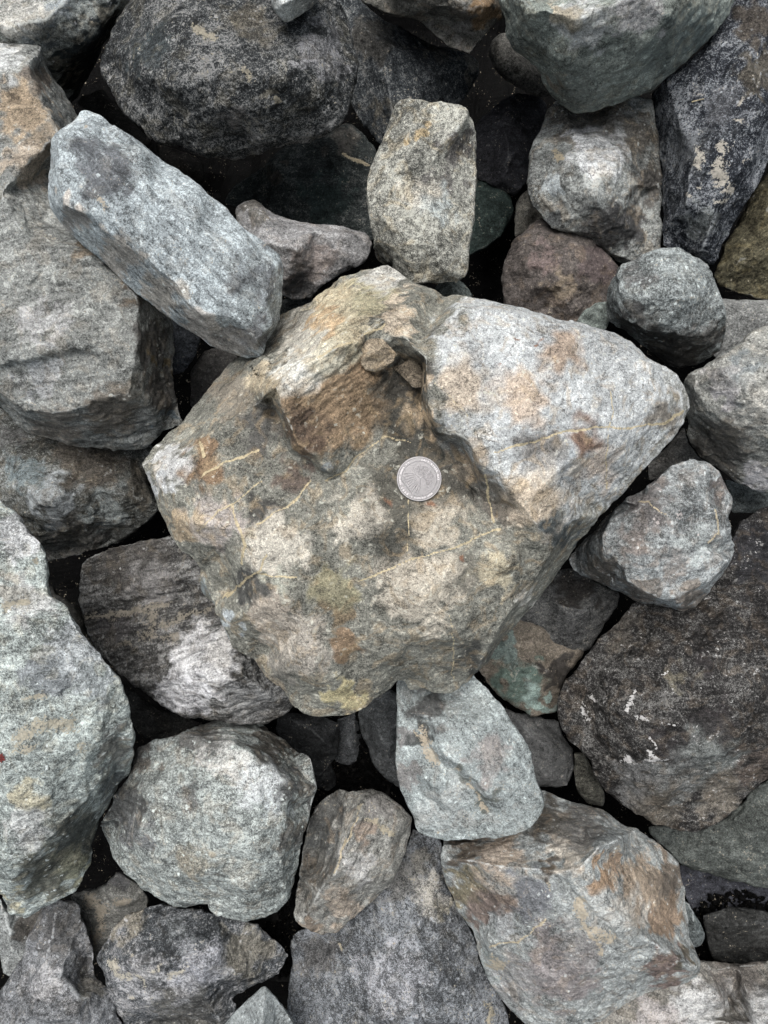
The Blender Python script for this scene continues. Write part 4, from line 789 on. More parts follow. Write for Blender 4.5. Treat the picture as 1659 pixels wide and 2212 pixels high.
rock('midleft', 'dark green brown boulder below the huge left boulder', '''
-80,870 0,880 60,905 150,935 300,945 335,965 312,1000 322,1050 342,1094 336,1112 304,1140 256,1172 200,1190 152,1204 102,1216 60,1190 0,1140 -80,1100''', '''
40,970,-86 ; 150,1000,-84 ; 280,1000,-88 ; 60,1060,-76 ; 110,1080,-68 ; 140,1110,-74 ; 200,1060,-80 ; 290,1070,-84 ; 180,1130,-84 140,1150,-88 ; 250,1130,-94 ; 160,1180,-112 ; 120,1190,-110 ; 60,930,-94 ; 240,1160,-112''', -122, 55,
M((0.088, 0.088, 0.08), contrast=1.1, fleck=0.5, wear=0.35, warm=(0.35, (0.15, 0.125, 0.09)), light=(0.27, 0.28, 0.27)), soft=1, amp=1.0, vox=1.05, bumps='100,1085,40,5 130,1060,20,2',
zones=((110, 1080, 55, (0.19, 0.21, 0.215), 0.85), (50, 1020, 45, (0.11, 0.14, 0.145), 0.7), (200, 980, 80, (0.10, 0.085, 0.065), 0.8), (300, 1050, 45, (0.10, 0.09, 0.07), 0.7), (230, 1100, 50, (0.14, 0.16, 0.155), 0.6), (160, 1180, 60, (0.11, 0.105, 0.09), 0.7), (30, 940, 45, (0.09, 0.09, 0.085), 0.6)))

rock('leftpale', 'big pale rough rock with dusty flat top on the lower left edge', '''
-80,1040 0,1068 12,1094 36,1114 56,1134 76,1158 88,1170 98,1198 100,1234 96,1258 108,1294 140,1310 156,1338 176,1362 200,1394 224,1426 244,1450 260,1474 266,1498 278,1522 286,1562 291,1600 288,1620,-66 280,1676,-76 252,1704,-82 236,1736,-86 216,1768,-88 204,1804,-88 196,1836,-88 196,1864,-88 176,1900,-88 160,1928,-88 132,1948,-86 88,1964,-86 52,1980,-84 24,1976,-80 8,1948,-76 0,1932,-70 -80,1900,-60''', '''
0,1150,-34 ; 50,1220,-32 ; 0,1330,-24 ; 100,1370,-26 ; 170,1440,-26 ; 60,1480,-20 ; 200,1540,-28 ; 250,1580,-40 ; 100,1600,-20 ; 0,1650,-20 ; 180,1640,-32 ;
262,1610,-52 216,1690,-46 188,1724,-42 160,1760,-40 120,1804,-38 80,1844,-38 38,1884,-40 0,1860,-34 ; 100,1720,-28 ; 30,1760,-26 ; 250,1650,-64 ; 190,1770,-66 ; 150,1840,-68 ; 100,1900,-70 ; 60,1940,-72 ; 20,1920,-60''', -54, 60,
M((0.275, 0.298, 0.285), contrast=1.1, fleck=0.6, wear=0.55, warm=(0.25, (0.34, 0.31, 0.23)), patch_col=(0.30, 0.27, 0.205)), soft=1, amp=0.85, vox=0.95, rough=1.2, bumps='240,1700,26,4 130,1580,40,-2',
zones=((40, 1160, 55, (0.35, 0.36, 0.36), 0.7), (60, 1300, 60, (0.33, 0.335, 0.32), 0.6), (170, 1400, 70, (0.33, 0.36, 0.37), 0.7), (100, 1450, 60, (0.20, 0.225, 0.235), 0.7), (200, 1490, 50, (0.24, 0.27, 0.275), 0.6), (30, 1280, 34, (0.25, 0.235, 0.19), 0.6), (170, 1800, 60, (0.115, 0.13, 0.115), 0.85), (100, 1890, 60, (0.15, 0.155, 0.12), 0.85), (160, 1870, 40, (0.20, 0.205, 0.13), 0.8), (240, 1690, 34, (0.15, 0.175, 0.175), 0.85), (250, 1620, 40, (0.20, 0.20, 0.175), 0.7), (60, 1720, 40, (0.34, 0.31, 0.20), 0.6), (20, 1940, 24, (0.33, 0.31, 0.2), 0.7), (60, 1790, 50, (0.36, 0.37, 0.355), 0.6)),  # lower right side: shade painted in with the darker zones
patches=(('50,1585 110,1560 160,1555', 17), ('10,1310 50,1300', 10), ('60,1510 90,1500', 8), ('170,1605 180,1615', 10), ('70,1610 40,1620', 12), ('80,1210', 6)))

rock('roundpale', 'large round pale speckled rock with scalloped lower edge', '''
212,1780 232,1748 248,1716 276,1680 288,1648 296,1612 332,1600 360,1592 392,1580 432,1564,-104 500,1550,-112 560,1560,-112 600,1590,-104 634,1615,-98 670,1634 678,1668 681,1708 670,1760 658,1808 646,1868 634,1916,-80 622,1948,-74 602,1964,-72 574,1980,-72 526,1990,-72 498,1988,-72 472,1980,-72 456,1964,-72 452,1948,-72 432,1952,-72 400,1962,-74 368,1960,-76 340,1936,-78 304,1916,-80 272,1888,-82 244,1856,-84 236,1824,-86 216,1796,-90''', '''
300,1650,-76 380,1620,-66 450,1600,-62 508,1604,-56 560,1640,-52 616,1684,-54 620,1728,-54 612,1756,-52 628,1780,-56 620,1828,-56 608,1868,-56 618,1916,-66 ; 320,1720,-56 ; 400,1700,-48 ; 480,1680,-43 ; 560,1720,-44 ; 300,1820,-58 ; 395,1800,-48 ; 480,1800,-41 ; 560,1830,-46 ; 350,1890,-60 ; 440,1890,-50 ; 540,1920,-54 ; 260,1770,-76 ; 560,1590,-84 ; 640,1660,-78 ; 655,1740,-80 ; 640,1850,-76''', -92, 55,
M((0.23, 0.245, 0.235), contrast=1.05, fleck=0.8, wear=0.5, warm=(0.3, (0.30, 0.26, 0.2)), grain=1.4), soft=1, amp=0.75, vox=0.95, bumps='400,1720,24,-4 410,1800,24,-3 330,1700,30,3 470,1760,30,3 340,1760,25,-3',
zones=((640, 1700, 45, (0.12, 0.125, 0.12), 0.8), (590, 1610, 50, (0.13, 0.12, 0.10), 0.85), (650, 1800, 34, (0.15, 0.15, 0.135), 0.8), (270, 1740, 50, (0.12, 0.125, 0.12), 0.8), (300, 1640, 40, (0.17, 0.16, 0.14), 0.7), (430, 1590, 50, (0.15, 0.15, 0.14), 0.7), (300, 1800, 40, (0.16, 0.17, 0.175), 0.6), (400, 1720, 34, (0.17, 0.17, 0.16), 0.6), (415, 1860, 40, (0.24, 0.225, 0.17), 0.6), (560, 1700, 60, (0.30, 0.32, 0.32), 0.6), (490, 1640, 50, (0.31, 0.31, 0.29), 0.5), (600, 1740, 26, (0.3, 0.33, 0.33), 0.7)))  # right side and upper right slope: shade painted in dark zones

rock('ridgelet', 'narrow brownish rock with a pale ridge between the round rock and the wedge', '''
682,1736 702,1720 738,1704 770,1710 802,1708 830,1716 854,1732 874,1748 890,1764 888,1796 874,1844 862,1880 846,1908 818,1936 786,1964 754,1992 730,2016 690,2019 674,2012 646,1996 634,1980 638,1928 646,1888 654,1828 666,1772''', '''
790,1722,-70 774,1764,-64 754,1804,-62 738,1848,-62 722,1888,-64 690,1925,-70 662,1980,-80 ; 740,1730,-84 ; 700,1790,-92 ; 680,1860,-92 ; 660,1930,-92 ; 850,1770,-72 ; 830,1850,-72 ; 780,1900,-70 ; 740,1950,-78 ; 800,1930,-86 ; 700,1990,-86''', -100, 40,
M((0.19, 0.185, 0.17), contrast=0.95, fleck=0.4, wear=0.55, warm=(0.3, (0.25, 0.19, 0.13)), angle=65, streak=0.6, patch_col=(0.34, 0.30, 0.22)), soft=1, amp=0.6, vox=0.95,
zones=((700, 1800, 50, (0.10, 0.105, 0.1), 0.7), (690, 1740, 40, (0.11, 0.11, 0.10), 0.7), (680, 1880, 40, (0.12, 0.115, 0.1), 0.6), (790, 1800, 30, (0.23, 0.175, 0.13), 0.6), (830, 1740, 34, (0.19, 0.18, 0.165), 0.6), (740, 1960, 45, (0.26, 0.21, 0.155), 0.6), (770, 1870, 45, (0.26, 0.255, 0.24), 0.6), (665, 2000, 20, (0.22, 0.17, 0.12), 0.7)), patches=(('798,1776 820,1784 845,1800', 7), ('778,1740 770,1756', 3)), veins=(('776,1764 754,1804 738,1848 722,1888', 4),))  # dark zones left of the ridge paint the shade of close neighbours

rock('floor', 'broad blue grey speckled rock at the bottom centre', '''
894,1790 950,1810 955,1860 970,1915 986,1960 1010,1992 1030,2028 1034,2068 1058,2116 1078,2148 1098,2184 1100,2220 1090,2310 620,2310 620,2148 626,2108 634,2080 630,2024 680,1990 800,1900 870,1850''', '''
900,1850,-98 ; 920,1920,-90 ; 960,2000,-88 ; 850,1960,-88 ; 780,2010,-94 ; 690,2050,-102 ; 720,2100,-92 ; 830,2080,-80 ; 940,2080,-78 ; 1020,2120,-86 ; 680,2180,-92 ; 800,2200,-76 ; 950,2200,-76 ; 1060,2210,-86''', -112, 55,
M((0.115, 0.12, 0.128), contrast=1.35, fleck=0.8, wear=0.45, warm=(0.15, (0.22, 0.2, 0.16)), patch_col=(0.31, 0.275, 0.2), grain=1.3, angle=-60), soft=1, amp=0.85, vox=1.0, bumps='730,2060,30,3 780,2070,30,-2',
zones=((690, 2060, 55, (0.10, 0.10, 0.10), 0.75), (860, 1900, 50, (0.11, 0.11, 0.105), 0.7), (930, 1930, 45, (0.2, 0.19, 0.165), 0.6), (910, 1850, 40, (0.12, 0.115, 0.10), 0.7), (960, 1960, 24, (0.19, 0.17, 0.12), 0.5), (850, 2120, 90, (0.18, 0.185, 0.2), 0.5)), patches=(('1050,2170 1065,2190 1060,2210', 6), ('725,2030 740,2050', 3)))

rock('mudstone', 'dark grey rock with cream mud crusts in the lower left', '''
208,2064 224,2040 240,2010 280,1972 320,1956 348,1950 384,1960 472,1972 520,1985 560,1995 588,2024 612,2044 622,2064 612,2080 600,2104 572,2120 536,2136 500,2154 512,2170 508,2188 480,2215 460,2270 270,2270 262,2200 248,2168 232,2136 224,2108 212,2088''', '''
230,2060,-78 290,2030,-72 345,1990,-72 ; 345,1990,-72 420,2020,-66 470,2060,-64 500,2100,-66 520,2125,-78 ; 240,2110,-74 ; 300,2080,-62 ; 380,2070,-58 ; 440,2090,-58 ; 260,2150,-78 300,2165,-76 360,2160,-70 440,2150,-68 500,2140,-82 ; 520,2040,-80 ; 580,2060,-86 ; 330,2210,-96 ; 430,2200,-94''', -102, 50,
M((0.085, 0.09, 0.096), contrast=1.3, fleck=0.8, wear=0.5, warm=(0.12, (0.19, 0.165, 0.12)), light=(0.32, 0.32, 0.325), patch_col=(0.40, 0.37, 0.30), angle=20), soft=1, amp=0.9, vox=0.95,
zones=((280, 2000, 45, (0.14, 0.125, 0.095), 0.7), (530, 2050, 60, (0.14, 0.13, 0.105), 0.75), (380, 2010, 50, (0.11, 0.12, 0.125), 0.6), (430, 2090, 55, (0.2, 0.205, 0.225), 0.6), (310, 2110, 60, (0.22, 0.22, 0.225), 0.5), (400, 2200, 80, (0.09, 0.09, 0.085), 0.7), (390, 2130, 34, (0.25, 0.25, 0.26), 0.6)),
patches=(('246,2080 255,2100 275,2110', 9), ('290,2065', 5), ('300,2115 310,2130', 7), ('340,2085 336,2100', 5), ('370,2110 390,2100', 7), ('285,2150', 6), ('320,2155', 4)))

rock('cream', 'dark rock smeared with beige mud under the big pale left rock', '''
150,1935 188,1920 216,1920 236,1904 256,1880 280,1896 304,1918 322,1940 318,1965 280,1990 240,2025 215,2055 200,2095 190,2060 172,2000''', '''200,1940,-98 ; 250,1910,-96 ; 280,1940,-98 ; 220,1990,-102 ; 245,1965,-100''', -118, 40,
M((0.12, 0.118, 0.11), contrast=0.9, wear=0.35, patch_col=(0.215, 0.19, 0.15)), soft=1, amp=0.9, vox=1.1, patches=(('190,1935 200,1955', 12), ('215,1960 225,1990 210,2020', 13), ('255,1950 275,1945', 8), ('205,2030 200,2050', 8)), zones=((255, 1900, 26, (0.09, 0.09, 0.09), 0.7),))
rock('lumpy', 'lumpy mauve grey rock in the lower left corner', '''
95,1960 120,1945 165,1950 185,2000 200,2050 205,2105 235,2140 245,2172 265,2212 270,2300 -80,2300 -80,2190 0,2165 4,2140 24,2108 48,2064 56,2032 76,1996''', '''
120,1975,-80 ; 110,2030,-74 ; 160,2020,-82 ; 190,2080,-90 180,2110,-88 ; 100,2080,-74 ; 60,2100,-78 ; 130,2110,-68 ; 30,2150,-76 ; 90,2150,-66 ; 180,2160,-68 ; 220,2190,-72 ; 60,2200,-62 ; 150,2200,-60''', -100, 50,
M((0.15, 0.152, 0.158), contrast=1.15, fleck=0.5, wear=0.5, warm=(0.15, (0.22, 0.19, 0.15))), soft=1, amp=1.1, vox=1.0, bumps='30,2140,24,5 80,2105,24,4 160,2175,22,5 215,2185,18,4 120,2130,20,3', grooves=(('60,2160 100,2170 130,2190', 6, 3), ('60,2110 55,2150', 5, 2.5), ('180,2150 195,2200', 5, 2.5), ('55,2055 110,2065 180,2065', 6, 3)),
zones=((120, 2010, 55, (0.105, 0.105, 0.105), 0.85), (185, 2090, 30, (0.10, 0.10, 0.10), 0.7), (200, 2140, 30, (0.19, 0.18, 0.155), 0.7), (100, 2130, 45, (0.24, 0.24, 0.245), 0.6)))
rock('strip', 'narrow grey rock at the left edge under the big pale left rock', '''-30,1930 0,1940 30,1980 95,1960 125,1955 100,1990 70,2040 50,2075 24,2115 8,2100 2,2060 -30,2000''', '''20,2010,-88 26,2060,-90 ; 60,2000,-96 ; 10,1970,-88''', -106, 35, M((0.20, 0.205, 0.2), wear=0.5), soft=1, vox=1.0, amp=0.6, zones=((70, 2000, 34, (0.11, 0.10, 0.085), 0.8),))
rock('spike', 'small smooth pale pointed stone at the bottom edge', '''470,2290 484,2212 504,2188 540,2152 572,2128 592,2148 620,2184 636,2212 655,2290''', '''570,2150,-62 565,2200,-56 560,2260,-52 ; 530,2190,-66 ; 600,2200,-68''', -82, 35, M((0.235, 0.25, 0.25), contrast=0.8, wear=0.5, fleck=0.3, angle=60), soft=1, vox=0.95, amp=0.4)

# ------------------------------------------------------------------ stones down in the gaps, deep shade put into their dark base colours
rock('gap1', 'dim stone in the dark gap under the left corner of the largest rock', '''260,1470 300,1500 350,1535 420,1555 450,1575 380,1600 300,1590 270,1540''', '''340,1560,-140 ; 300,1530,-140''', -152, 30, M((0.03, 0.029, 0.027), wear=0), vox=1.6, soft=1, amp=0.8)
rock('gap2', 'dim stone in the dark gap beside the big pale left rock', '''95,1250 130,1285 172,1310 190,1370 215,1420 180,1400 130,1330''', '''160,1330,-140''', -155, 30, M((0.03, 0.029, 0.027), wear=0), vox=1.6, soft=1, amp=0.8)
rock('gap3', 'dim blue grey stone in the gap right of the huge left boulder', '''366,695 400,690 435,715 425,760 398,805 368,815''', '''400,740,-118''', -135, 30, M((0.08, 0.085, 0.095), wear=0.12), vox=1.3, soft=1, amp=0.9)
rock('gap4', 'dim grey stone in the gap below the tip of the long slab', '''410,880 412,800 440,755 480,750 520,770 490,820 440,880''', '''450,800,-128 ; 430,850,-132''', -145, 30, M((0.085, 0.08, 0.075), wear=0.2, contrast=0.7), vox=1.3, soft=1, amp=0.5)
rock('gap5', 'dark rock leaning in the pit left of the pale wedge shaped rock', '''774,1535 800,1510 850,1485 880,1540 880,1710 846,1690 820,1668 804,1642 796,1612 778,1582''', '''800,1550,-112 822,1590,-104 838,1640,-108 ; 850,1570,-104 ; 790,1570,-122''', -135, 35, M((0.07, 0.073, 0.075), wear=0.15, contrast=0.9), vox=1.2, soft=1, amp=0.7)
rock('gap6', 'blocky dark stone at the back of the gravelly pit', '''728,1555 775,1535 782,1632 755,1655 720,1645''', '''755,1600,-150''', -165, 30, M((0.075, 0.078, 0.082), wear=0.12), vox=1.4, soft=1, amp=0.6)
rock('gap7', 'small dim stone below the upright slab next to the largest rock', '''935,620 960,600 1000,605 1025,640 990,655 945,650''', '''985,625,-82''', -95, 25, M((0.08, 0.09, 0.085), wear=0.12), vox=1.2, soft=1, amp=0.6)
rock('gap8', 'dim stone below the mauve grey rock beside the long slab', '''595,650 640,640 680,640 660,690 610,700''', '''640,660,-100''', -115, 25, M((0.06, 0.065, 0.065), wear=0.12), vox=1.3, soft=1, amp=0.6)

rock('gap9', 'angular shaded stone in the dark hole at the lower right edge', '1515,1975 1570,1960 1650,1965 1720,2000 1700,2070 1600,2085 1535,2070', '1560,2000,-128 1640,1995,-124 ; 1600,2045,-134', -150, 40, M((0.03, 0.03, 0.029), wear=0.12), vox=1.3, amp=0.7)
rock('gapa', 'small deeply shaded stone below the bottom left of the largest rock', '600,1540 680,1540 735,1560 730,1630 690,1680 640,1640 600,1590', '660,1570,-128 700,1600,-126 ; 680,1640,-138', -150, 40, M((0.025, 0.026, 0.027), wear=0.12), vox=1.3, amp=0.7)
rock('gapb', 'small deeply shaded stone beside the right side of the round pale rock', '680,1650 715,1640 730,1690 705,1715 680,1700', '702,1675,-145', -160, 25, M((0.025, 0.026, 0.027), wear=0.12), vox=1.3, amp=0.7)

# ------------------------------------------------------------------ chips broken loose in the hollow of the largest rock
rock('chip', 'brown squarish chip lodged in the hollow of the largest rock', '771,745 793,731 829,731 838,742 856,762 849,784 815,806 790,801 779,787 780,773 771,762', '790,745,27 830,748,25 845,765,20 820,785,20 785,775,25 ; 808,765,27', 17.0, 18,
M((0.20, 0.165, 0.12), contrast=1.0, wear=0.5, warm=(0.4, (0.29, 0.21, 0.12))), vox=0.55, soft=3, amp=0.22, rough=0.7, name='stone_chip', cat='stone chip', cuts=3, cut=0.3)
rock('chip2', 'dark triangular chip wedged under the ledge of the largest rock', '843,795 866,788 894,767 912,767 914,837 891,837 874,818 858,804', '866,796,9 895,780,9 905,825,8', 5.0, 12,
M((0.12, 0.10, 0.075), contrast=1.0, wear=0.5, warm=(0.3, (0.2, 0.15, 0.09))), vox=0.55, soft=3, amp=0.22, rough=0.7, name='stone_chip', cat='stone chip', cuts=3, cut=0.3)
# ------------------------------------------------------------------ gravel in the pits
def build_gravel():
    rs = np.random.RandomState(4)
    base = []
    for k in range(6):
        bm = bmesh.new(); bmesh.ops.create_icosphere(bm, subdivisions=1, radius=1)
        for v in bm.verts: v.co *= rs.uniform(0.6, 1.15)
        base.append((np.array([v.co[:] for v in bm.verts]), np.array([[w.index for w in f.verts] for f in bm.faces]))); bm.free()
    V, F, n = [], [], 0
    spots = [(720, 1640, 130, 2600, -212), (610, 2050, 60, 700, -182), (1590, 2030, 110, 1500, -212), (640, 1960, 40, 400, -182)]
    for (x, y, r, cnt, zz) in spots:
        for k in range(cnt):
            a, q = rs.uniform(0, 6.283), r * math.sqrt(rs.rand())
            wx, wy, _ = unproject(x + q * math.cos(a), y + q * math.sin(a), zz)
            bv, bf = base[rs.randint(6)]
            s = rs.uniform(1.2, 3.0) if rs.rand() < 0.85 else rs.uniform(3, 6)
            M3 = np.array(Matrix.Rotation(rs.uniform(0, 6), 3, Vector(rs.normal(size=3))))
            V.append((bv * np.array((1, 0.7, 0.55)) * s) @ M3.T + np.array((wx, wy, zz + rs.uniform(-6, 5))))
            F.append(bf + n); n += len(bv)
    # beds the gravel lies on
    me = bpy.data.meshes.new('gravel'); me.from_pydata((np.concatenate(V) * MM).tolist(), [], np.concatenate(F).tolist()); me.update()
    me.materials.append(rock_material('gravel_grit', (0.03, 0.029, 0.027), 77, contrast=0.9, wear=0, fleck=0))  # grit darkened so its colour carries the pit shade
    o = bpy.data.objects.new('gravel', me); col.objects.link(o)
    o['kind'] = 'stuff'; o['label'] = 'loose shaded gravel at the bottom of the pits'; o['category'] = 'gravel'
build_gravel()
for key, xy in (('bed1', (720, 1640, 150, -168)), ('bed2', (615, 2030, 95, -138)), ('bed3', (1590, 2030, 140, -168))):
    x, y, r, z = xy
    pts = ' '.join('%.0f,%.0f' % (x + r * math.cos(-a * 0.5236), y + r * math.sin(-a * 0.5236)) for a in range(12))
    o = rock(key, 'gritty earth', pts, '%d,%d,%d' % (x, y, z + 3), z, 30, M((0.015, 0.014, 0.013), wear=0, fleck=0, light=(0.025, 0.024, 0.022)), vox=2.2, soft=2, amp=1.2, name='ground')  # bed colour blackened for the shade at the pit bottom
    for k in ('label', 'category', 'group'):
        if k in o: del o[k]
    o['kind'] = 'structure'

# ------------------------------------------------------------------ the coin
def build_coin():
    cx, cy, cz = unproject(905.5, 1034.5, 1.6)
    R = 12.13
    root = bpy.data.objects.new('coin', None); col.objects.link(root)
    root.location = Vector((cx, cy, cz)) * MM
    root.rotation_euler = (math.radians(0.6), math.radians(-0.8), math.radians(-50))
    root['label'] = 'silver coin with a mangrove tree lying on the largest rock'; root['category'] = 'coin'
    def metal(name, c, r, scratch):
        m = bpy.data.materials.new(name); t = NT(m)
        tc = t.new('ShaderNodeTexCoord').outputs['Object']
        n1 = t.noise(tc, 900, 4, 0.6); mp = t.new('ShaderNodeMapping'); t.l.new(tc, mp.inputs['Vector']); mp.inputs['Scale'].default_value = (1, 14, 1); mp.inputs['Rotation'].default_value = (0, 0, 0.5)
        n2 = t.noise(mp.outputs[0], 500, 3, 0.6)
        f = t.ramp(t.math('ADD', n1, n2), 0.7, 1.3)
        t.l.new(t.mix(f, scl(c, 0.82), scl(c, 1.1)), t.bsdf.inputs['Base Color'])
        t.bsdf.inputs['Metallic'].default_value = 1.0
        t.put(t.bsdf.inputs['Roughness'], t.ramp(f, 0, 1, r - 0.06, r + 0.08))
        b = t.new('ShaderNodeBump'); b.inputs['Strength'].default_value = scratch; b.inputs['Distance'].default_value = 0.0002
        t.l.new(n2, b.inputs['Height']); t.l.new(b.outputs[0], t.bsdf.inputs['Normal'])
        return m
    field = metal('coin_field', (0.17, 0.165, 0.167), 0.34, 0.35)  # same metal as the relief, darkened for the dark reflection in it
    relief = metal('coin_relief', (0.62, 0.6, 0.602), 0.6, 0.2)  # same metal, brightened in colour for the light its relief catches
    edge = metal('coin_rim', (0.3, 0.29, 0.292), 0.45, 0.2)  # same metal again, colour toned between field and relief brightness
    def part(name, V, F, mat, smooth_=False):
        me = bpy.data.meshes.new(name); me.from_pydata([(a * MM, b * MM, c * MM) for a, b, c in V], [], F); me.update()
        me.materials.append(mat)
        o = bpy.data.objects.new(name, me); col.objects.link(o); o.parent = root
        return o
    N = 180
    # body with reeded edge, then a raised rim
    def lathe(prof, closed_top, closed_bot, reed=0.0):
        V, F = [], []
        for (r, z, rd) in prof:
            for k in range(N):
                rr = r - (0.09 * rd if k % 2 else 0)
                V.append((rr * math.cos(2 * math.pi * k / N), rr * math.sin(2 * math.pi * k / N), z))
        for j in range(len(prof) - 1):
            for k in range(N):
                q = (k + 1) % N
                F.append((j * N + k, j * N + q, (j + 1) * N + q, (j + 1) * N + k))
        if closed_bot: F.append(tuple(range(N))[::-1])
        if closed_top: F.append(tuple((len(prof) - 1) * N + k for k in range(N)))
        return V, F
    part('disc', *lathe([(R - 0.35, -0.9, 0), (R, -0.6, 1), (R, 0.55, 1), (R - 0.35, 0.62, 0)], True, True), field)
    part('rim', *lathe([(R - 0.12, 0.60, 0), (R - 0.10, 0.80, 0), (R - 0.32, 0.92, 0), (R - 0.68, 0.92, 0), (R - 0.88, 0.60, 0)], False, False), edge)
    zt = 0.62
    def ribbon(pts, w, h=0.16, taper=1.0):
        V, F = [], []
        n = len(pts)
        for k, (x, y) in enumerate(pts):
            a = pts[max(0, k - 1)]; b = pts[min(n - 1, k + 1)]
            dx, dy = b[0] - a[0], b[1] - a[1]; L = math.hypot(dx, dy) + 1e-9
            nx, ny = -dy / L, dx / L
            ww = w * (1 + (taper - 1) * k / (n - 1)) / 2
            V += [(x + nx * ww, y + ny * ww, zt - 0.02), (x, y, zt + h), (x - nx * ww, y - ny * ww, zt - 0.02)]
        for k in range(n - 1):
            a = 3 * k; b = a + 3
            F += [(a, a + 1, b + 1, b), (a + 1, a + 2, b + 2, b + 1)]
        return V, F
    def merge(lst):
        V, F = [], []
        for v, f in lst:
            o = len(V); V += v; F += [tuple(i + o for i in q) for q in f]
        return V, F
    # inner ring with its straight chord at the foot
    ri = R * 0.775
    ring = [(ri * math.cos(math.radians(a)), ri * math.sin(math.radians(a))) for a in range(-58, 239, 3)]
    ring.append(ring[0])
    part('inner_ring', *ribbon(ring, 0.34), relief)
    # the tree: prop roots, trunk, crown of pointed leaves
    def curve(p0, p1, p2, n=10):
        return [((1 - t) ** 2 * p0[0] + 2 * t * (1 - t) * p1[0] + t * t * p2[0], (1 - t) ** 2 * p0[1] + 2 * t * (1 - t) * p1[1] + t * t * p2[1]) for t in [k / (n - 1) for k in range(n)]]
    T = (0.0, 0.2)
    roots = []
    for (mx, my, ex, ey, w) in ((-4.5, 0.5, -7.2, -4.6, .5), (-4.0, -0.2, -5.4, -5.2, .5), (-2.8, -0.4, -4.2, -5.8, .45), (-1.8, -1, -2.8, -6.2, .5), (-1.0, -1.5, -1.6, -6.6, .5), (-.2, -2, -.2, -6.9, .5),
                               (.6, -2, 1.2, -6.6, .45), (1.6, -1.4, 2.6, -6.8, .5), (2.6, -1.2, 4.4, -6.2, .5), (3.2, -.6, 5.4, -5.4, .45)):
        roots.append(ribbon(curve(T, (mx, my), (ex, ey)), w, 0.2, 0.7))
    roots.append(ribbon([(0, -0.6), (0.1, 0.6), (0.2, 1.8)], 0.9, 0.25))
    for (ex, ey) in ((-2.4, 2.6), (2.4, 2.6), (0.2, 3.2)): roots.append(ribbon(curve((0.1, 1.2), (0.2, 2), (ex, ey)), 0.5, 0.2, 0.6))
    part('tree_roots', *merge(roots), relief)
    rs = random.Random(3)
    leaves = []
    for k in range(250):
        bx, by, br = rs.choice(((-3.2, 3.6, 2.3), (0, 5.4, 2.6), (3.4, 3.8, 2.4), (0.0, 3.2, 2.0), (-2, 5, 2), (2.2, 5.4, 1.8), (4.8, 2.4, 1.3)))
        a, q = rs.uniform(0, 6.283), br * math.sqrt(rs.random())
        x, y = bx + q * math.cos(a), by + q * math.sin(a)
        if math.hypot(x, y) > ri - 0.7: continue
        t = rs.uniform(0, 6.283); l, w = rs.uniform(0.5, 0.85), rs.uniform(0.16, 0.24)
        c, s = math.cos(t), math.sin(t); hz = rs.uniform(0.14, 0.3)
        V = [(x + c * l, y + s * l, zt + .05), (x - s * w, y + c * w, zt), (x - c * l, y - s * l, zt + .05), (x + s * w, y - c * w, zt), (x, y, zt + hz)]
        leaves.append((V, [(0, 1, 4), (1, 2, 4), (2, 3, 4), (3, 0, 4)]))
    part('tree_leaves', *merge(leaves), relief)
    rip = []
    for (x0, y0, x1, y1) in ((-7.2, 1.8, -3.6, 1.2), (-6.8, 0.9, -4.4, 0.3), (-7.4, 2.6, -5.2, 1.9), (4.2, 0.8, 7.4, 1.4), (4.8, 0.0, 7.0, 0.5), (-6.6, -5.8, -3.2, -6.6), (-5.4, -7.2, -2.4, -7.1), (2.0, -7.2, 5.4, -7.0), (3.8, -6.4, 6.4, -6.2)):
        rip.append(ribbon(curve((x0, y0), ((x0 + x1) / 2, (y0 + y1) / 2 + 0.3), (x1, y1), 6), 0.22, 0.08))
    part('water_lines', *merge(rip), relief)
    # lettering round the border
    def arc_text(name, text, size, radius, mid_deg, step, outward):
        lst = []
        n = len(text)
        for k, ch in enumerate(text):
            if ch == ' ': continue
            cu = bpy.data.curves.new('letter', 'FONT'); cu.body = ch; cu.size = size; cu.align_x = 'CENTER'; cu.extrude = 0.05; cu.resolution_u = 3; cu.offset = 0.03
            o = bpy.data.objects.new('letter', cu); col.objects.link(o)
            me = bpy.data.meshes.new_from_object(o.evaluated_get(bpy.context.evaluated_depsgraph_get()))
            a = math.radians(mid_deg + (k - (n - 1) / 2) * step * (1 if outward else -1))
            rot = a + (math.pi / 2 if outward else -math.pi / 2)
            rr = radius + (size * 0.36 if outward else -size * 0.36)
            c, s = math.cos(rot), math.sin(rot)
            V = [(rr * math.cos(a) + v.co.x * c - v.co.y * s, rr * math.sin(a) + v.co.x * s + v.co.y * c, zt + 0.05 + v.co.z) for v in me.vertices]
            lst.append((V, [tuple(p.vertices) for p in me.polygons]))
            bpy.data.objects.remove(o); bpy.data.curves.remove(cu); bpy.data.meshes.remove(me)
        part(name, *merge(lst), relief)
    rl = R * 0.852
    arc_text('lettering', 'SALT RIVER BAY', 1.5, rl, 90, 6.4, False)
    arc_text('lettering', '2020', 1.65, rl, 270, 8.2, True)
    arc_text('lettering', 'U.S. VIRGIN ISLANDS', 1.15, rl, 210, 4.0, True)
    arc_text('lettering', 'E PLURIBUS UNUM', 1.15, rl, 329, 4.5, True)
build_coin()

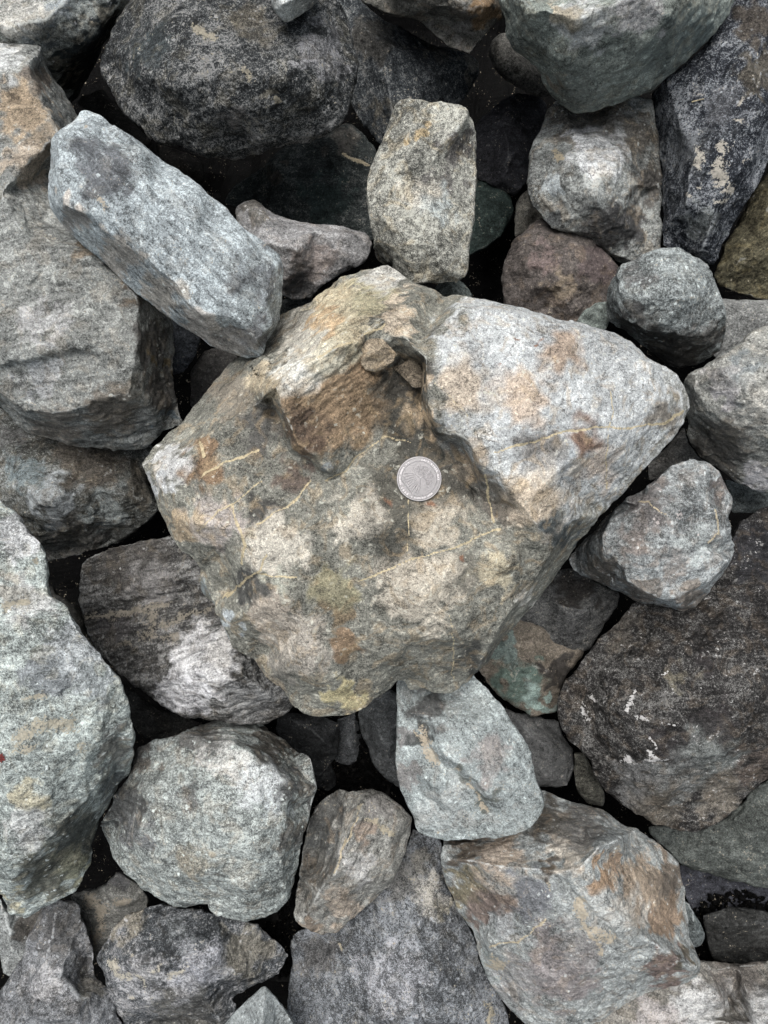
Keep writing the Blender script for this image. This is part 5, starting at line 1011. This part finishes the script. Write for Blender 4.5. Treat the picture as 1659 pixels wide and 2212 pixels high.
# ------------------------------------------------------------------ litter: a red leaf scrap and a straw
def surface_z(x, y):
    dg = bpy.context.evaluated_depsgraph_get()
    o = Vector((0, 0, CAM_H * MM)); a = Vector(unproject(x, y, -60.0)) * MM
    hit, loc, *_ = scene.ray_cast(dg, o, (a - o).normalized())
    return loc
def plain(name, c, r=0.8):
    m = bpy.data.materials.new(name); t = NT(m)
    n = t.noise(t.new('ShaderNodeTexCoord').outputs['Object'], 600, 4, 0.6)
    t.l.new(t.mix(t.ramp(n, 0.3, 0.7), scl(c, 0.6), scl(c, 1.3)), t.bsdf.inputs['Base Color']); t.bsdf.inputs['Roughness'].default_value = r
    return m
p = surface_z(3, 1636)
lf = bmesh.new()
outl = [(-3, 0), (-2.2, 1.8), (-1.2, 1.5), (-0.6, 3.4), (0.3, 2.2), (1.2, 3.0), (1.4, 1.2), (3.0, 1.0), (2.0, 0), (3.0, -1.4), (1.3, -1.3), (0.8, -3.2), (-0.3, -1.9), (-1.4, -2.8), (-1.5, -1.2)]
cv_ = lf.verts.new((0, 0, 0.5 * MM)); vs_ = [lf.verts.new((a * MM, b * MM, (0.9 + 0.5 * math.sin(a * 2 + b)) * MM)) for a, b in outl]
for k in range(len(vs_)): lf.faces.new((cv_, vs_[k], vs_[(k + 1) % len(vs_)]))
bmesh.ops.solidify(lf, geom=lf.faces[:], thickness=0.25 * MM)
me = bpy.data.meshes.new('leaf_scrap'); lf.to_mesh(me); lf.free(); me.materials.append(plain('red_leaf', (0.22, 0.05, 0.045)))
o = bpy.data.objects.new('leaf_scrap', me); col.objects.link(o); o.location = p + Vector((0, 0, 0.0006))
o['label'] = 'scrap of dry dark red leaf at the left edge of the picture'; o['category'] = 'leaf'
a_, b_ = surface_z(1495, 221), surface_z(1518, 215)
cu = bpy.data.meshes.new('straw')
bm = bmesh.new()
bmesh.ops.create_cone(bm, segments=6, radius1=0.00045, radius2=0.0003, depth=(b_ - a_).length + 0.001, cap_ends=True)
bm.to_mesh(cu); bm.free(); cu.materials.append(plain('dry_straw', (0.4, 0.34, 0.22)))
o = bpy.data.objects.new('straw', cu); col.objects.link(o)
o.location = (a_ + b_) / 2 + Vector((0, 0, 0.0008)); o.rotation_euler = (b_ - a_).to_track_quat('Z', 'Y').to_euler()
o['label'] = 'short thin straw lying on the blue black rock at upper right'; o['category'] = 'straw'
print('triangles', TRI[0])
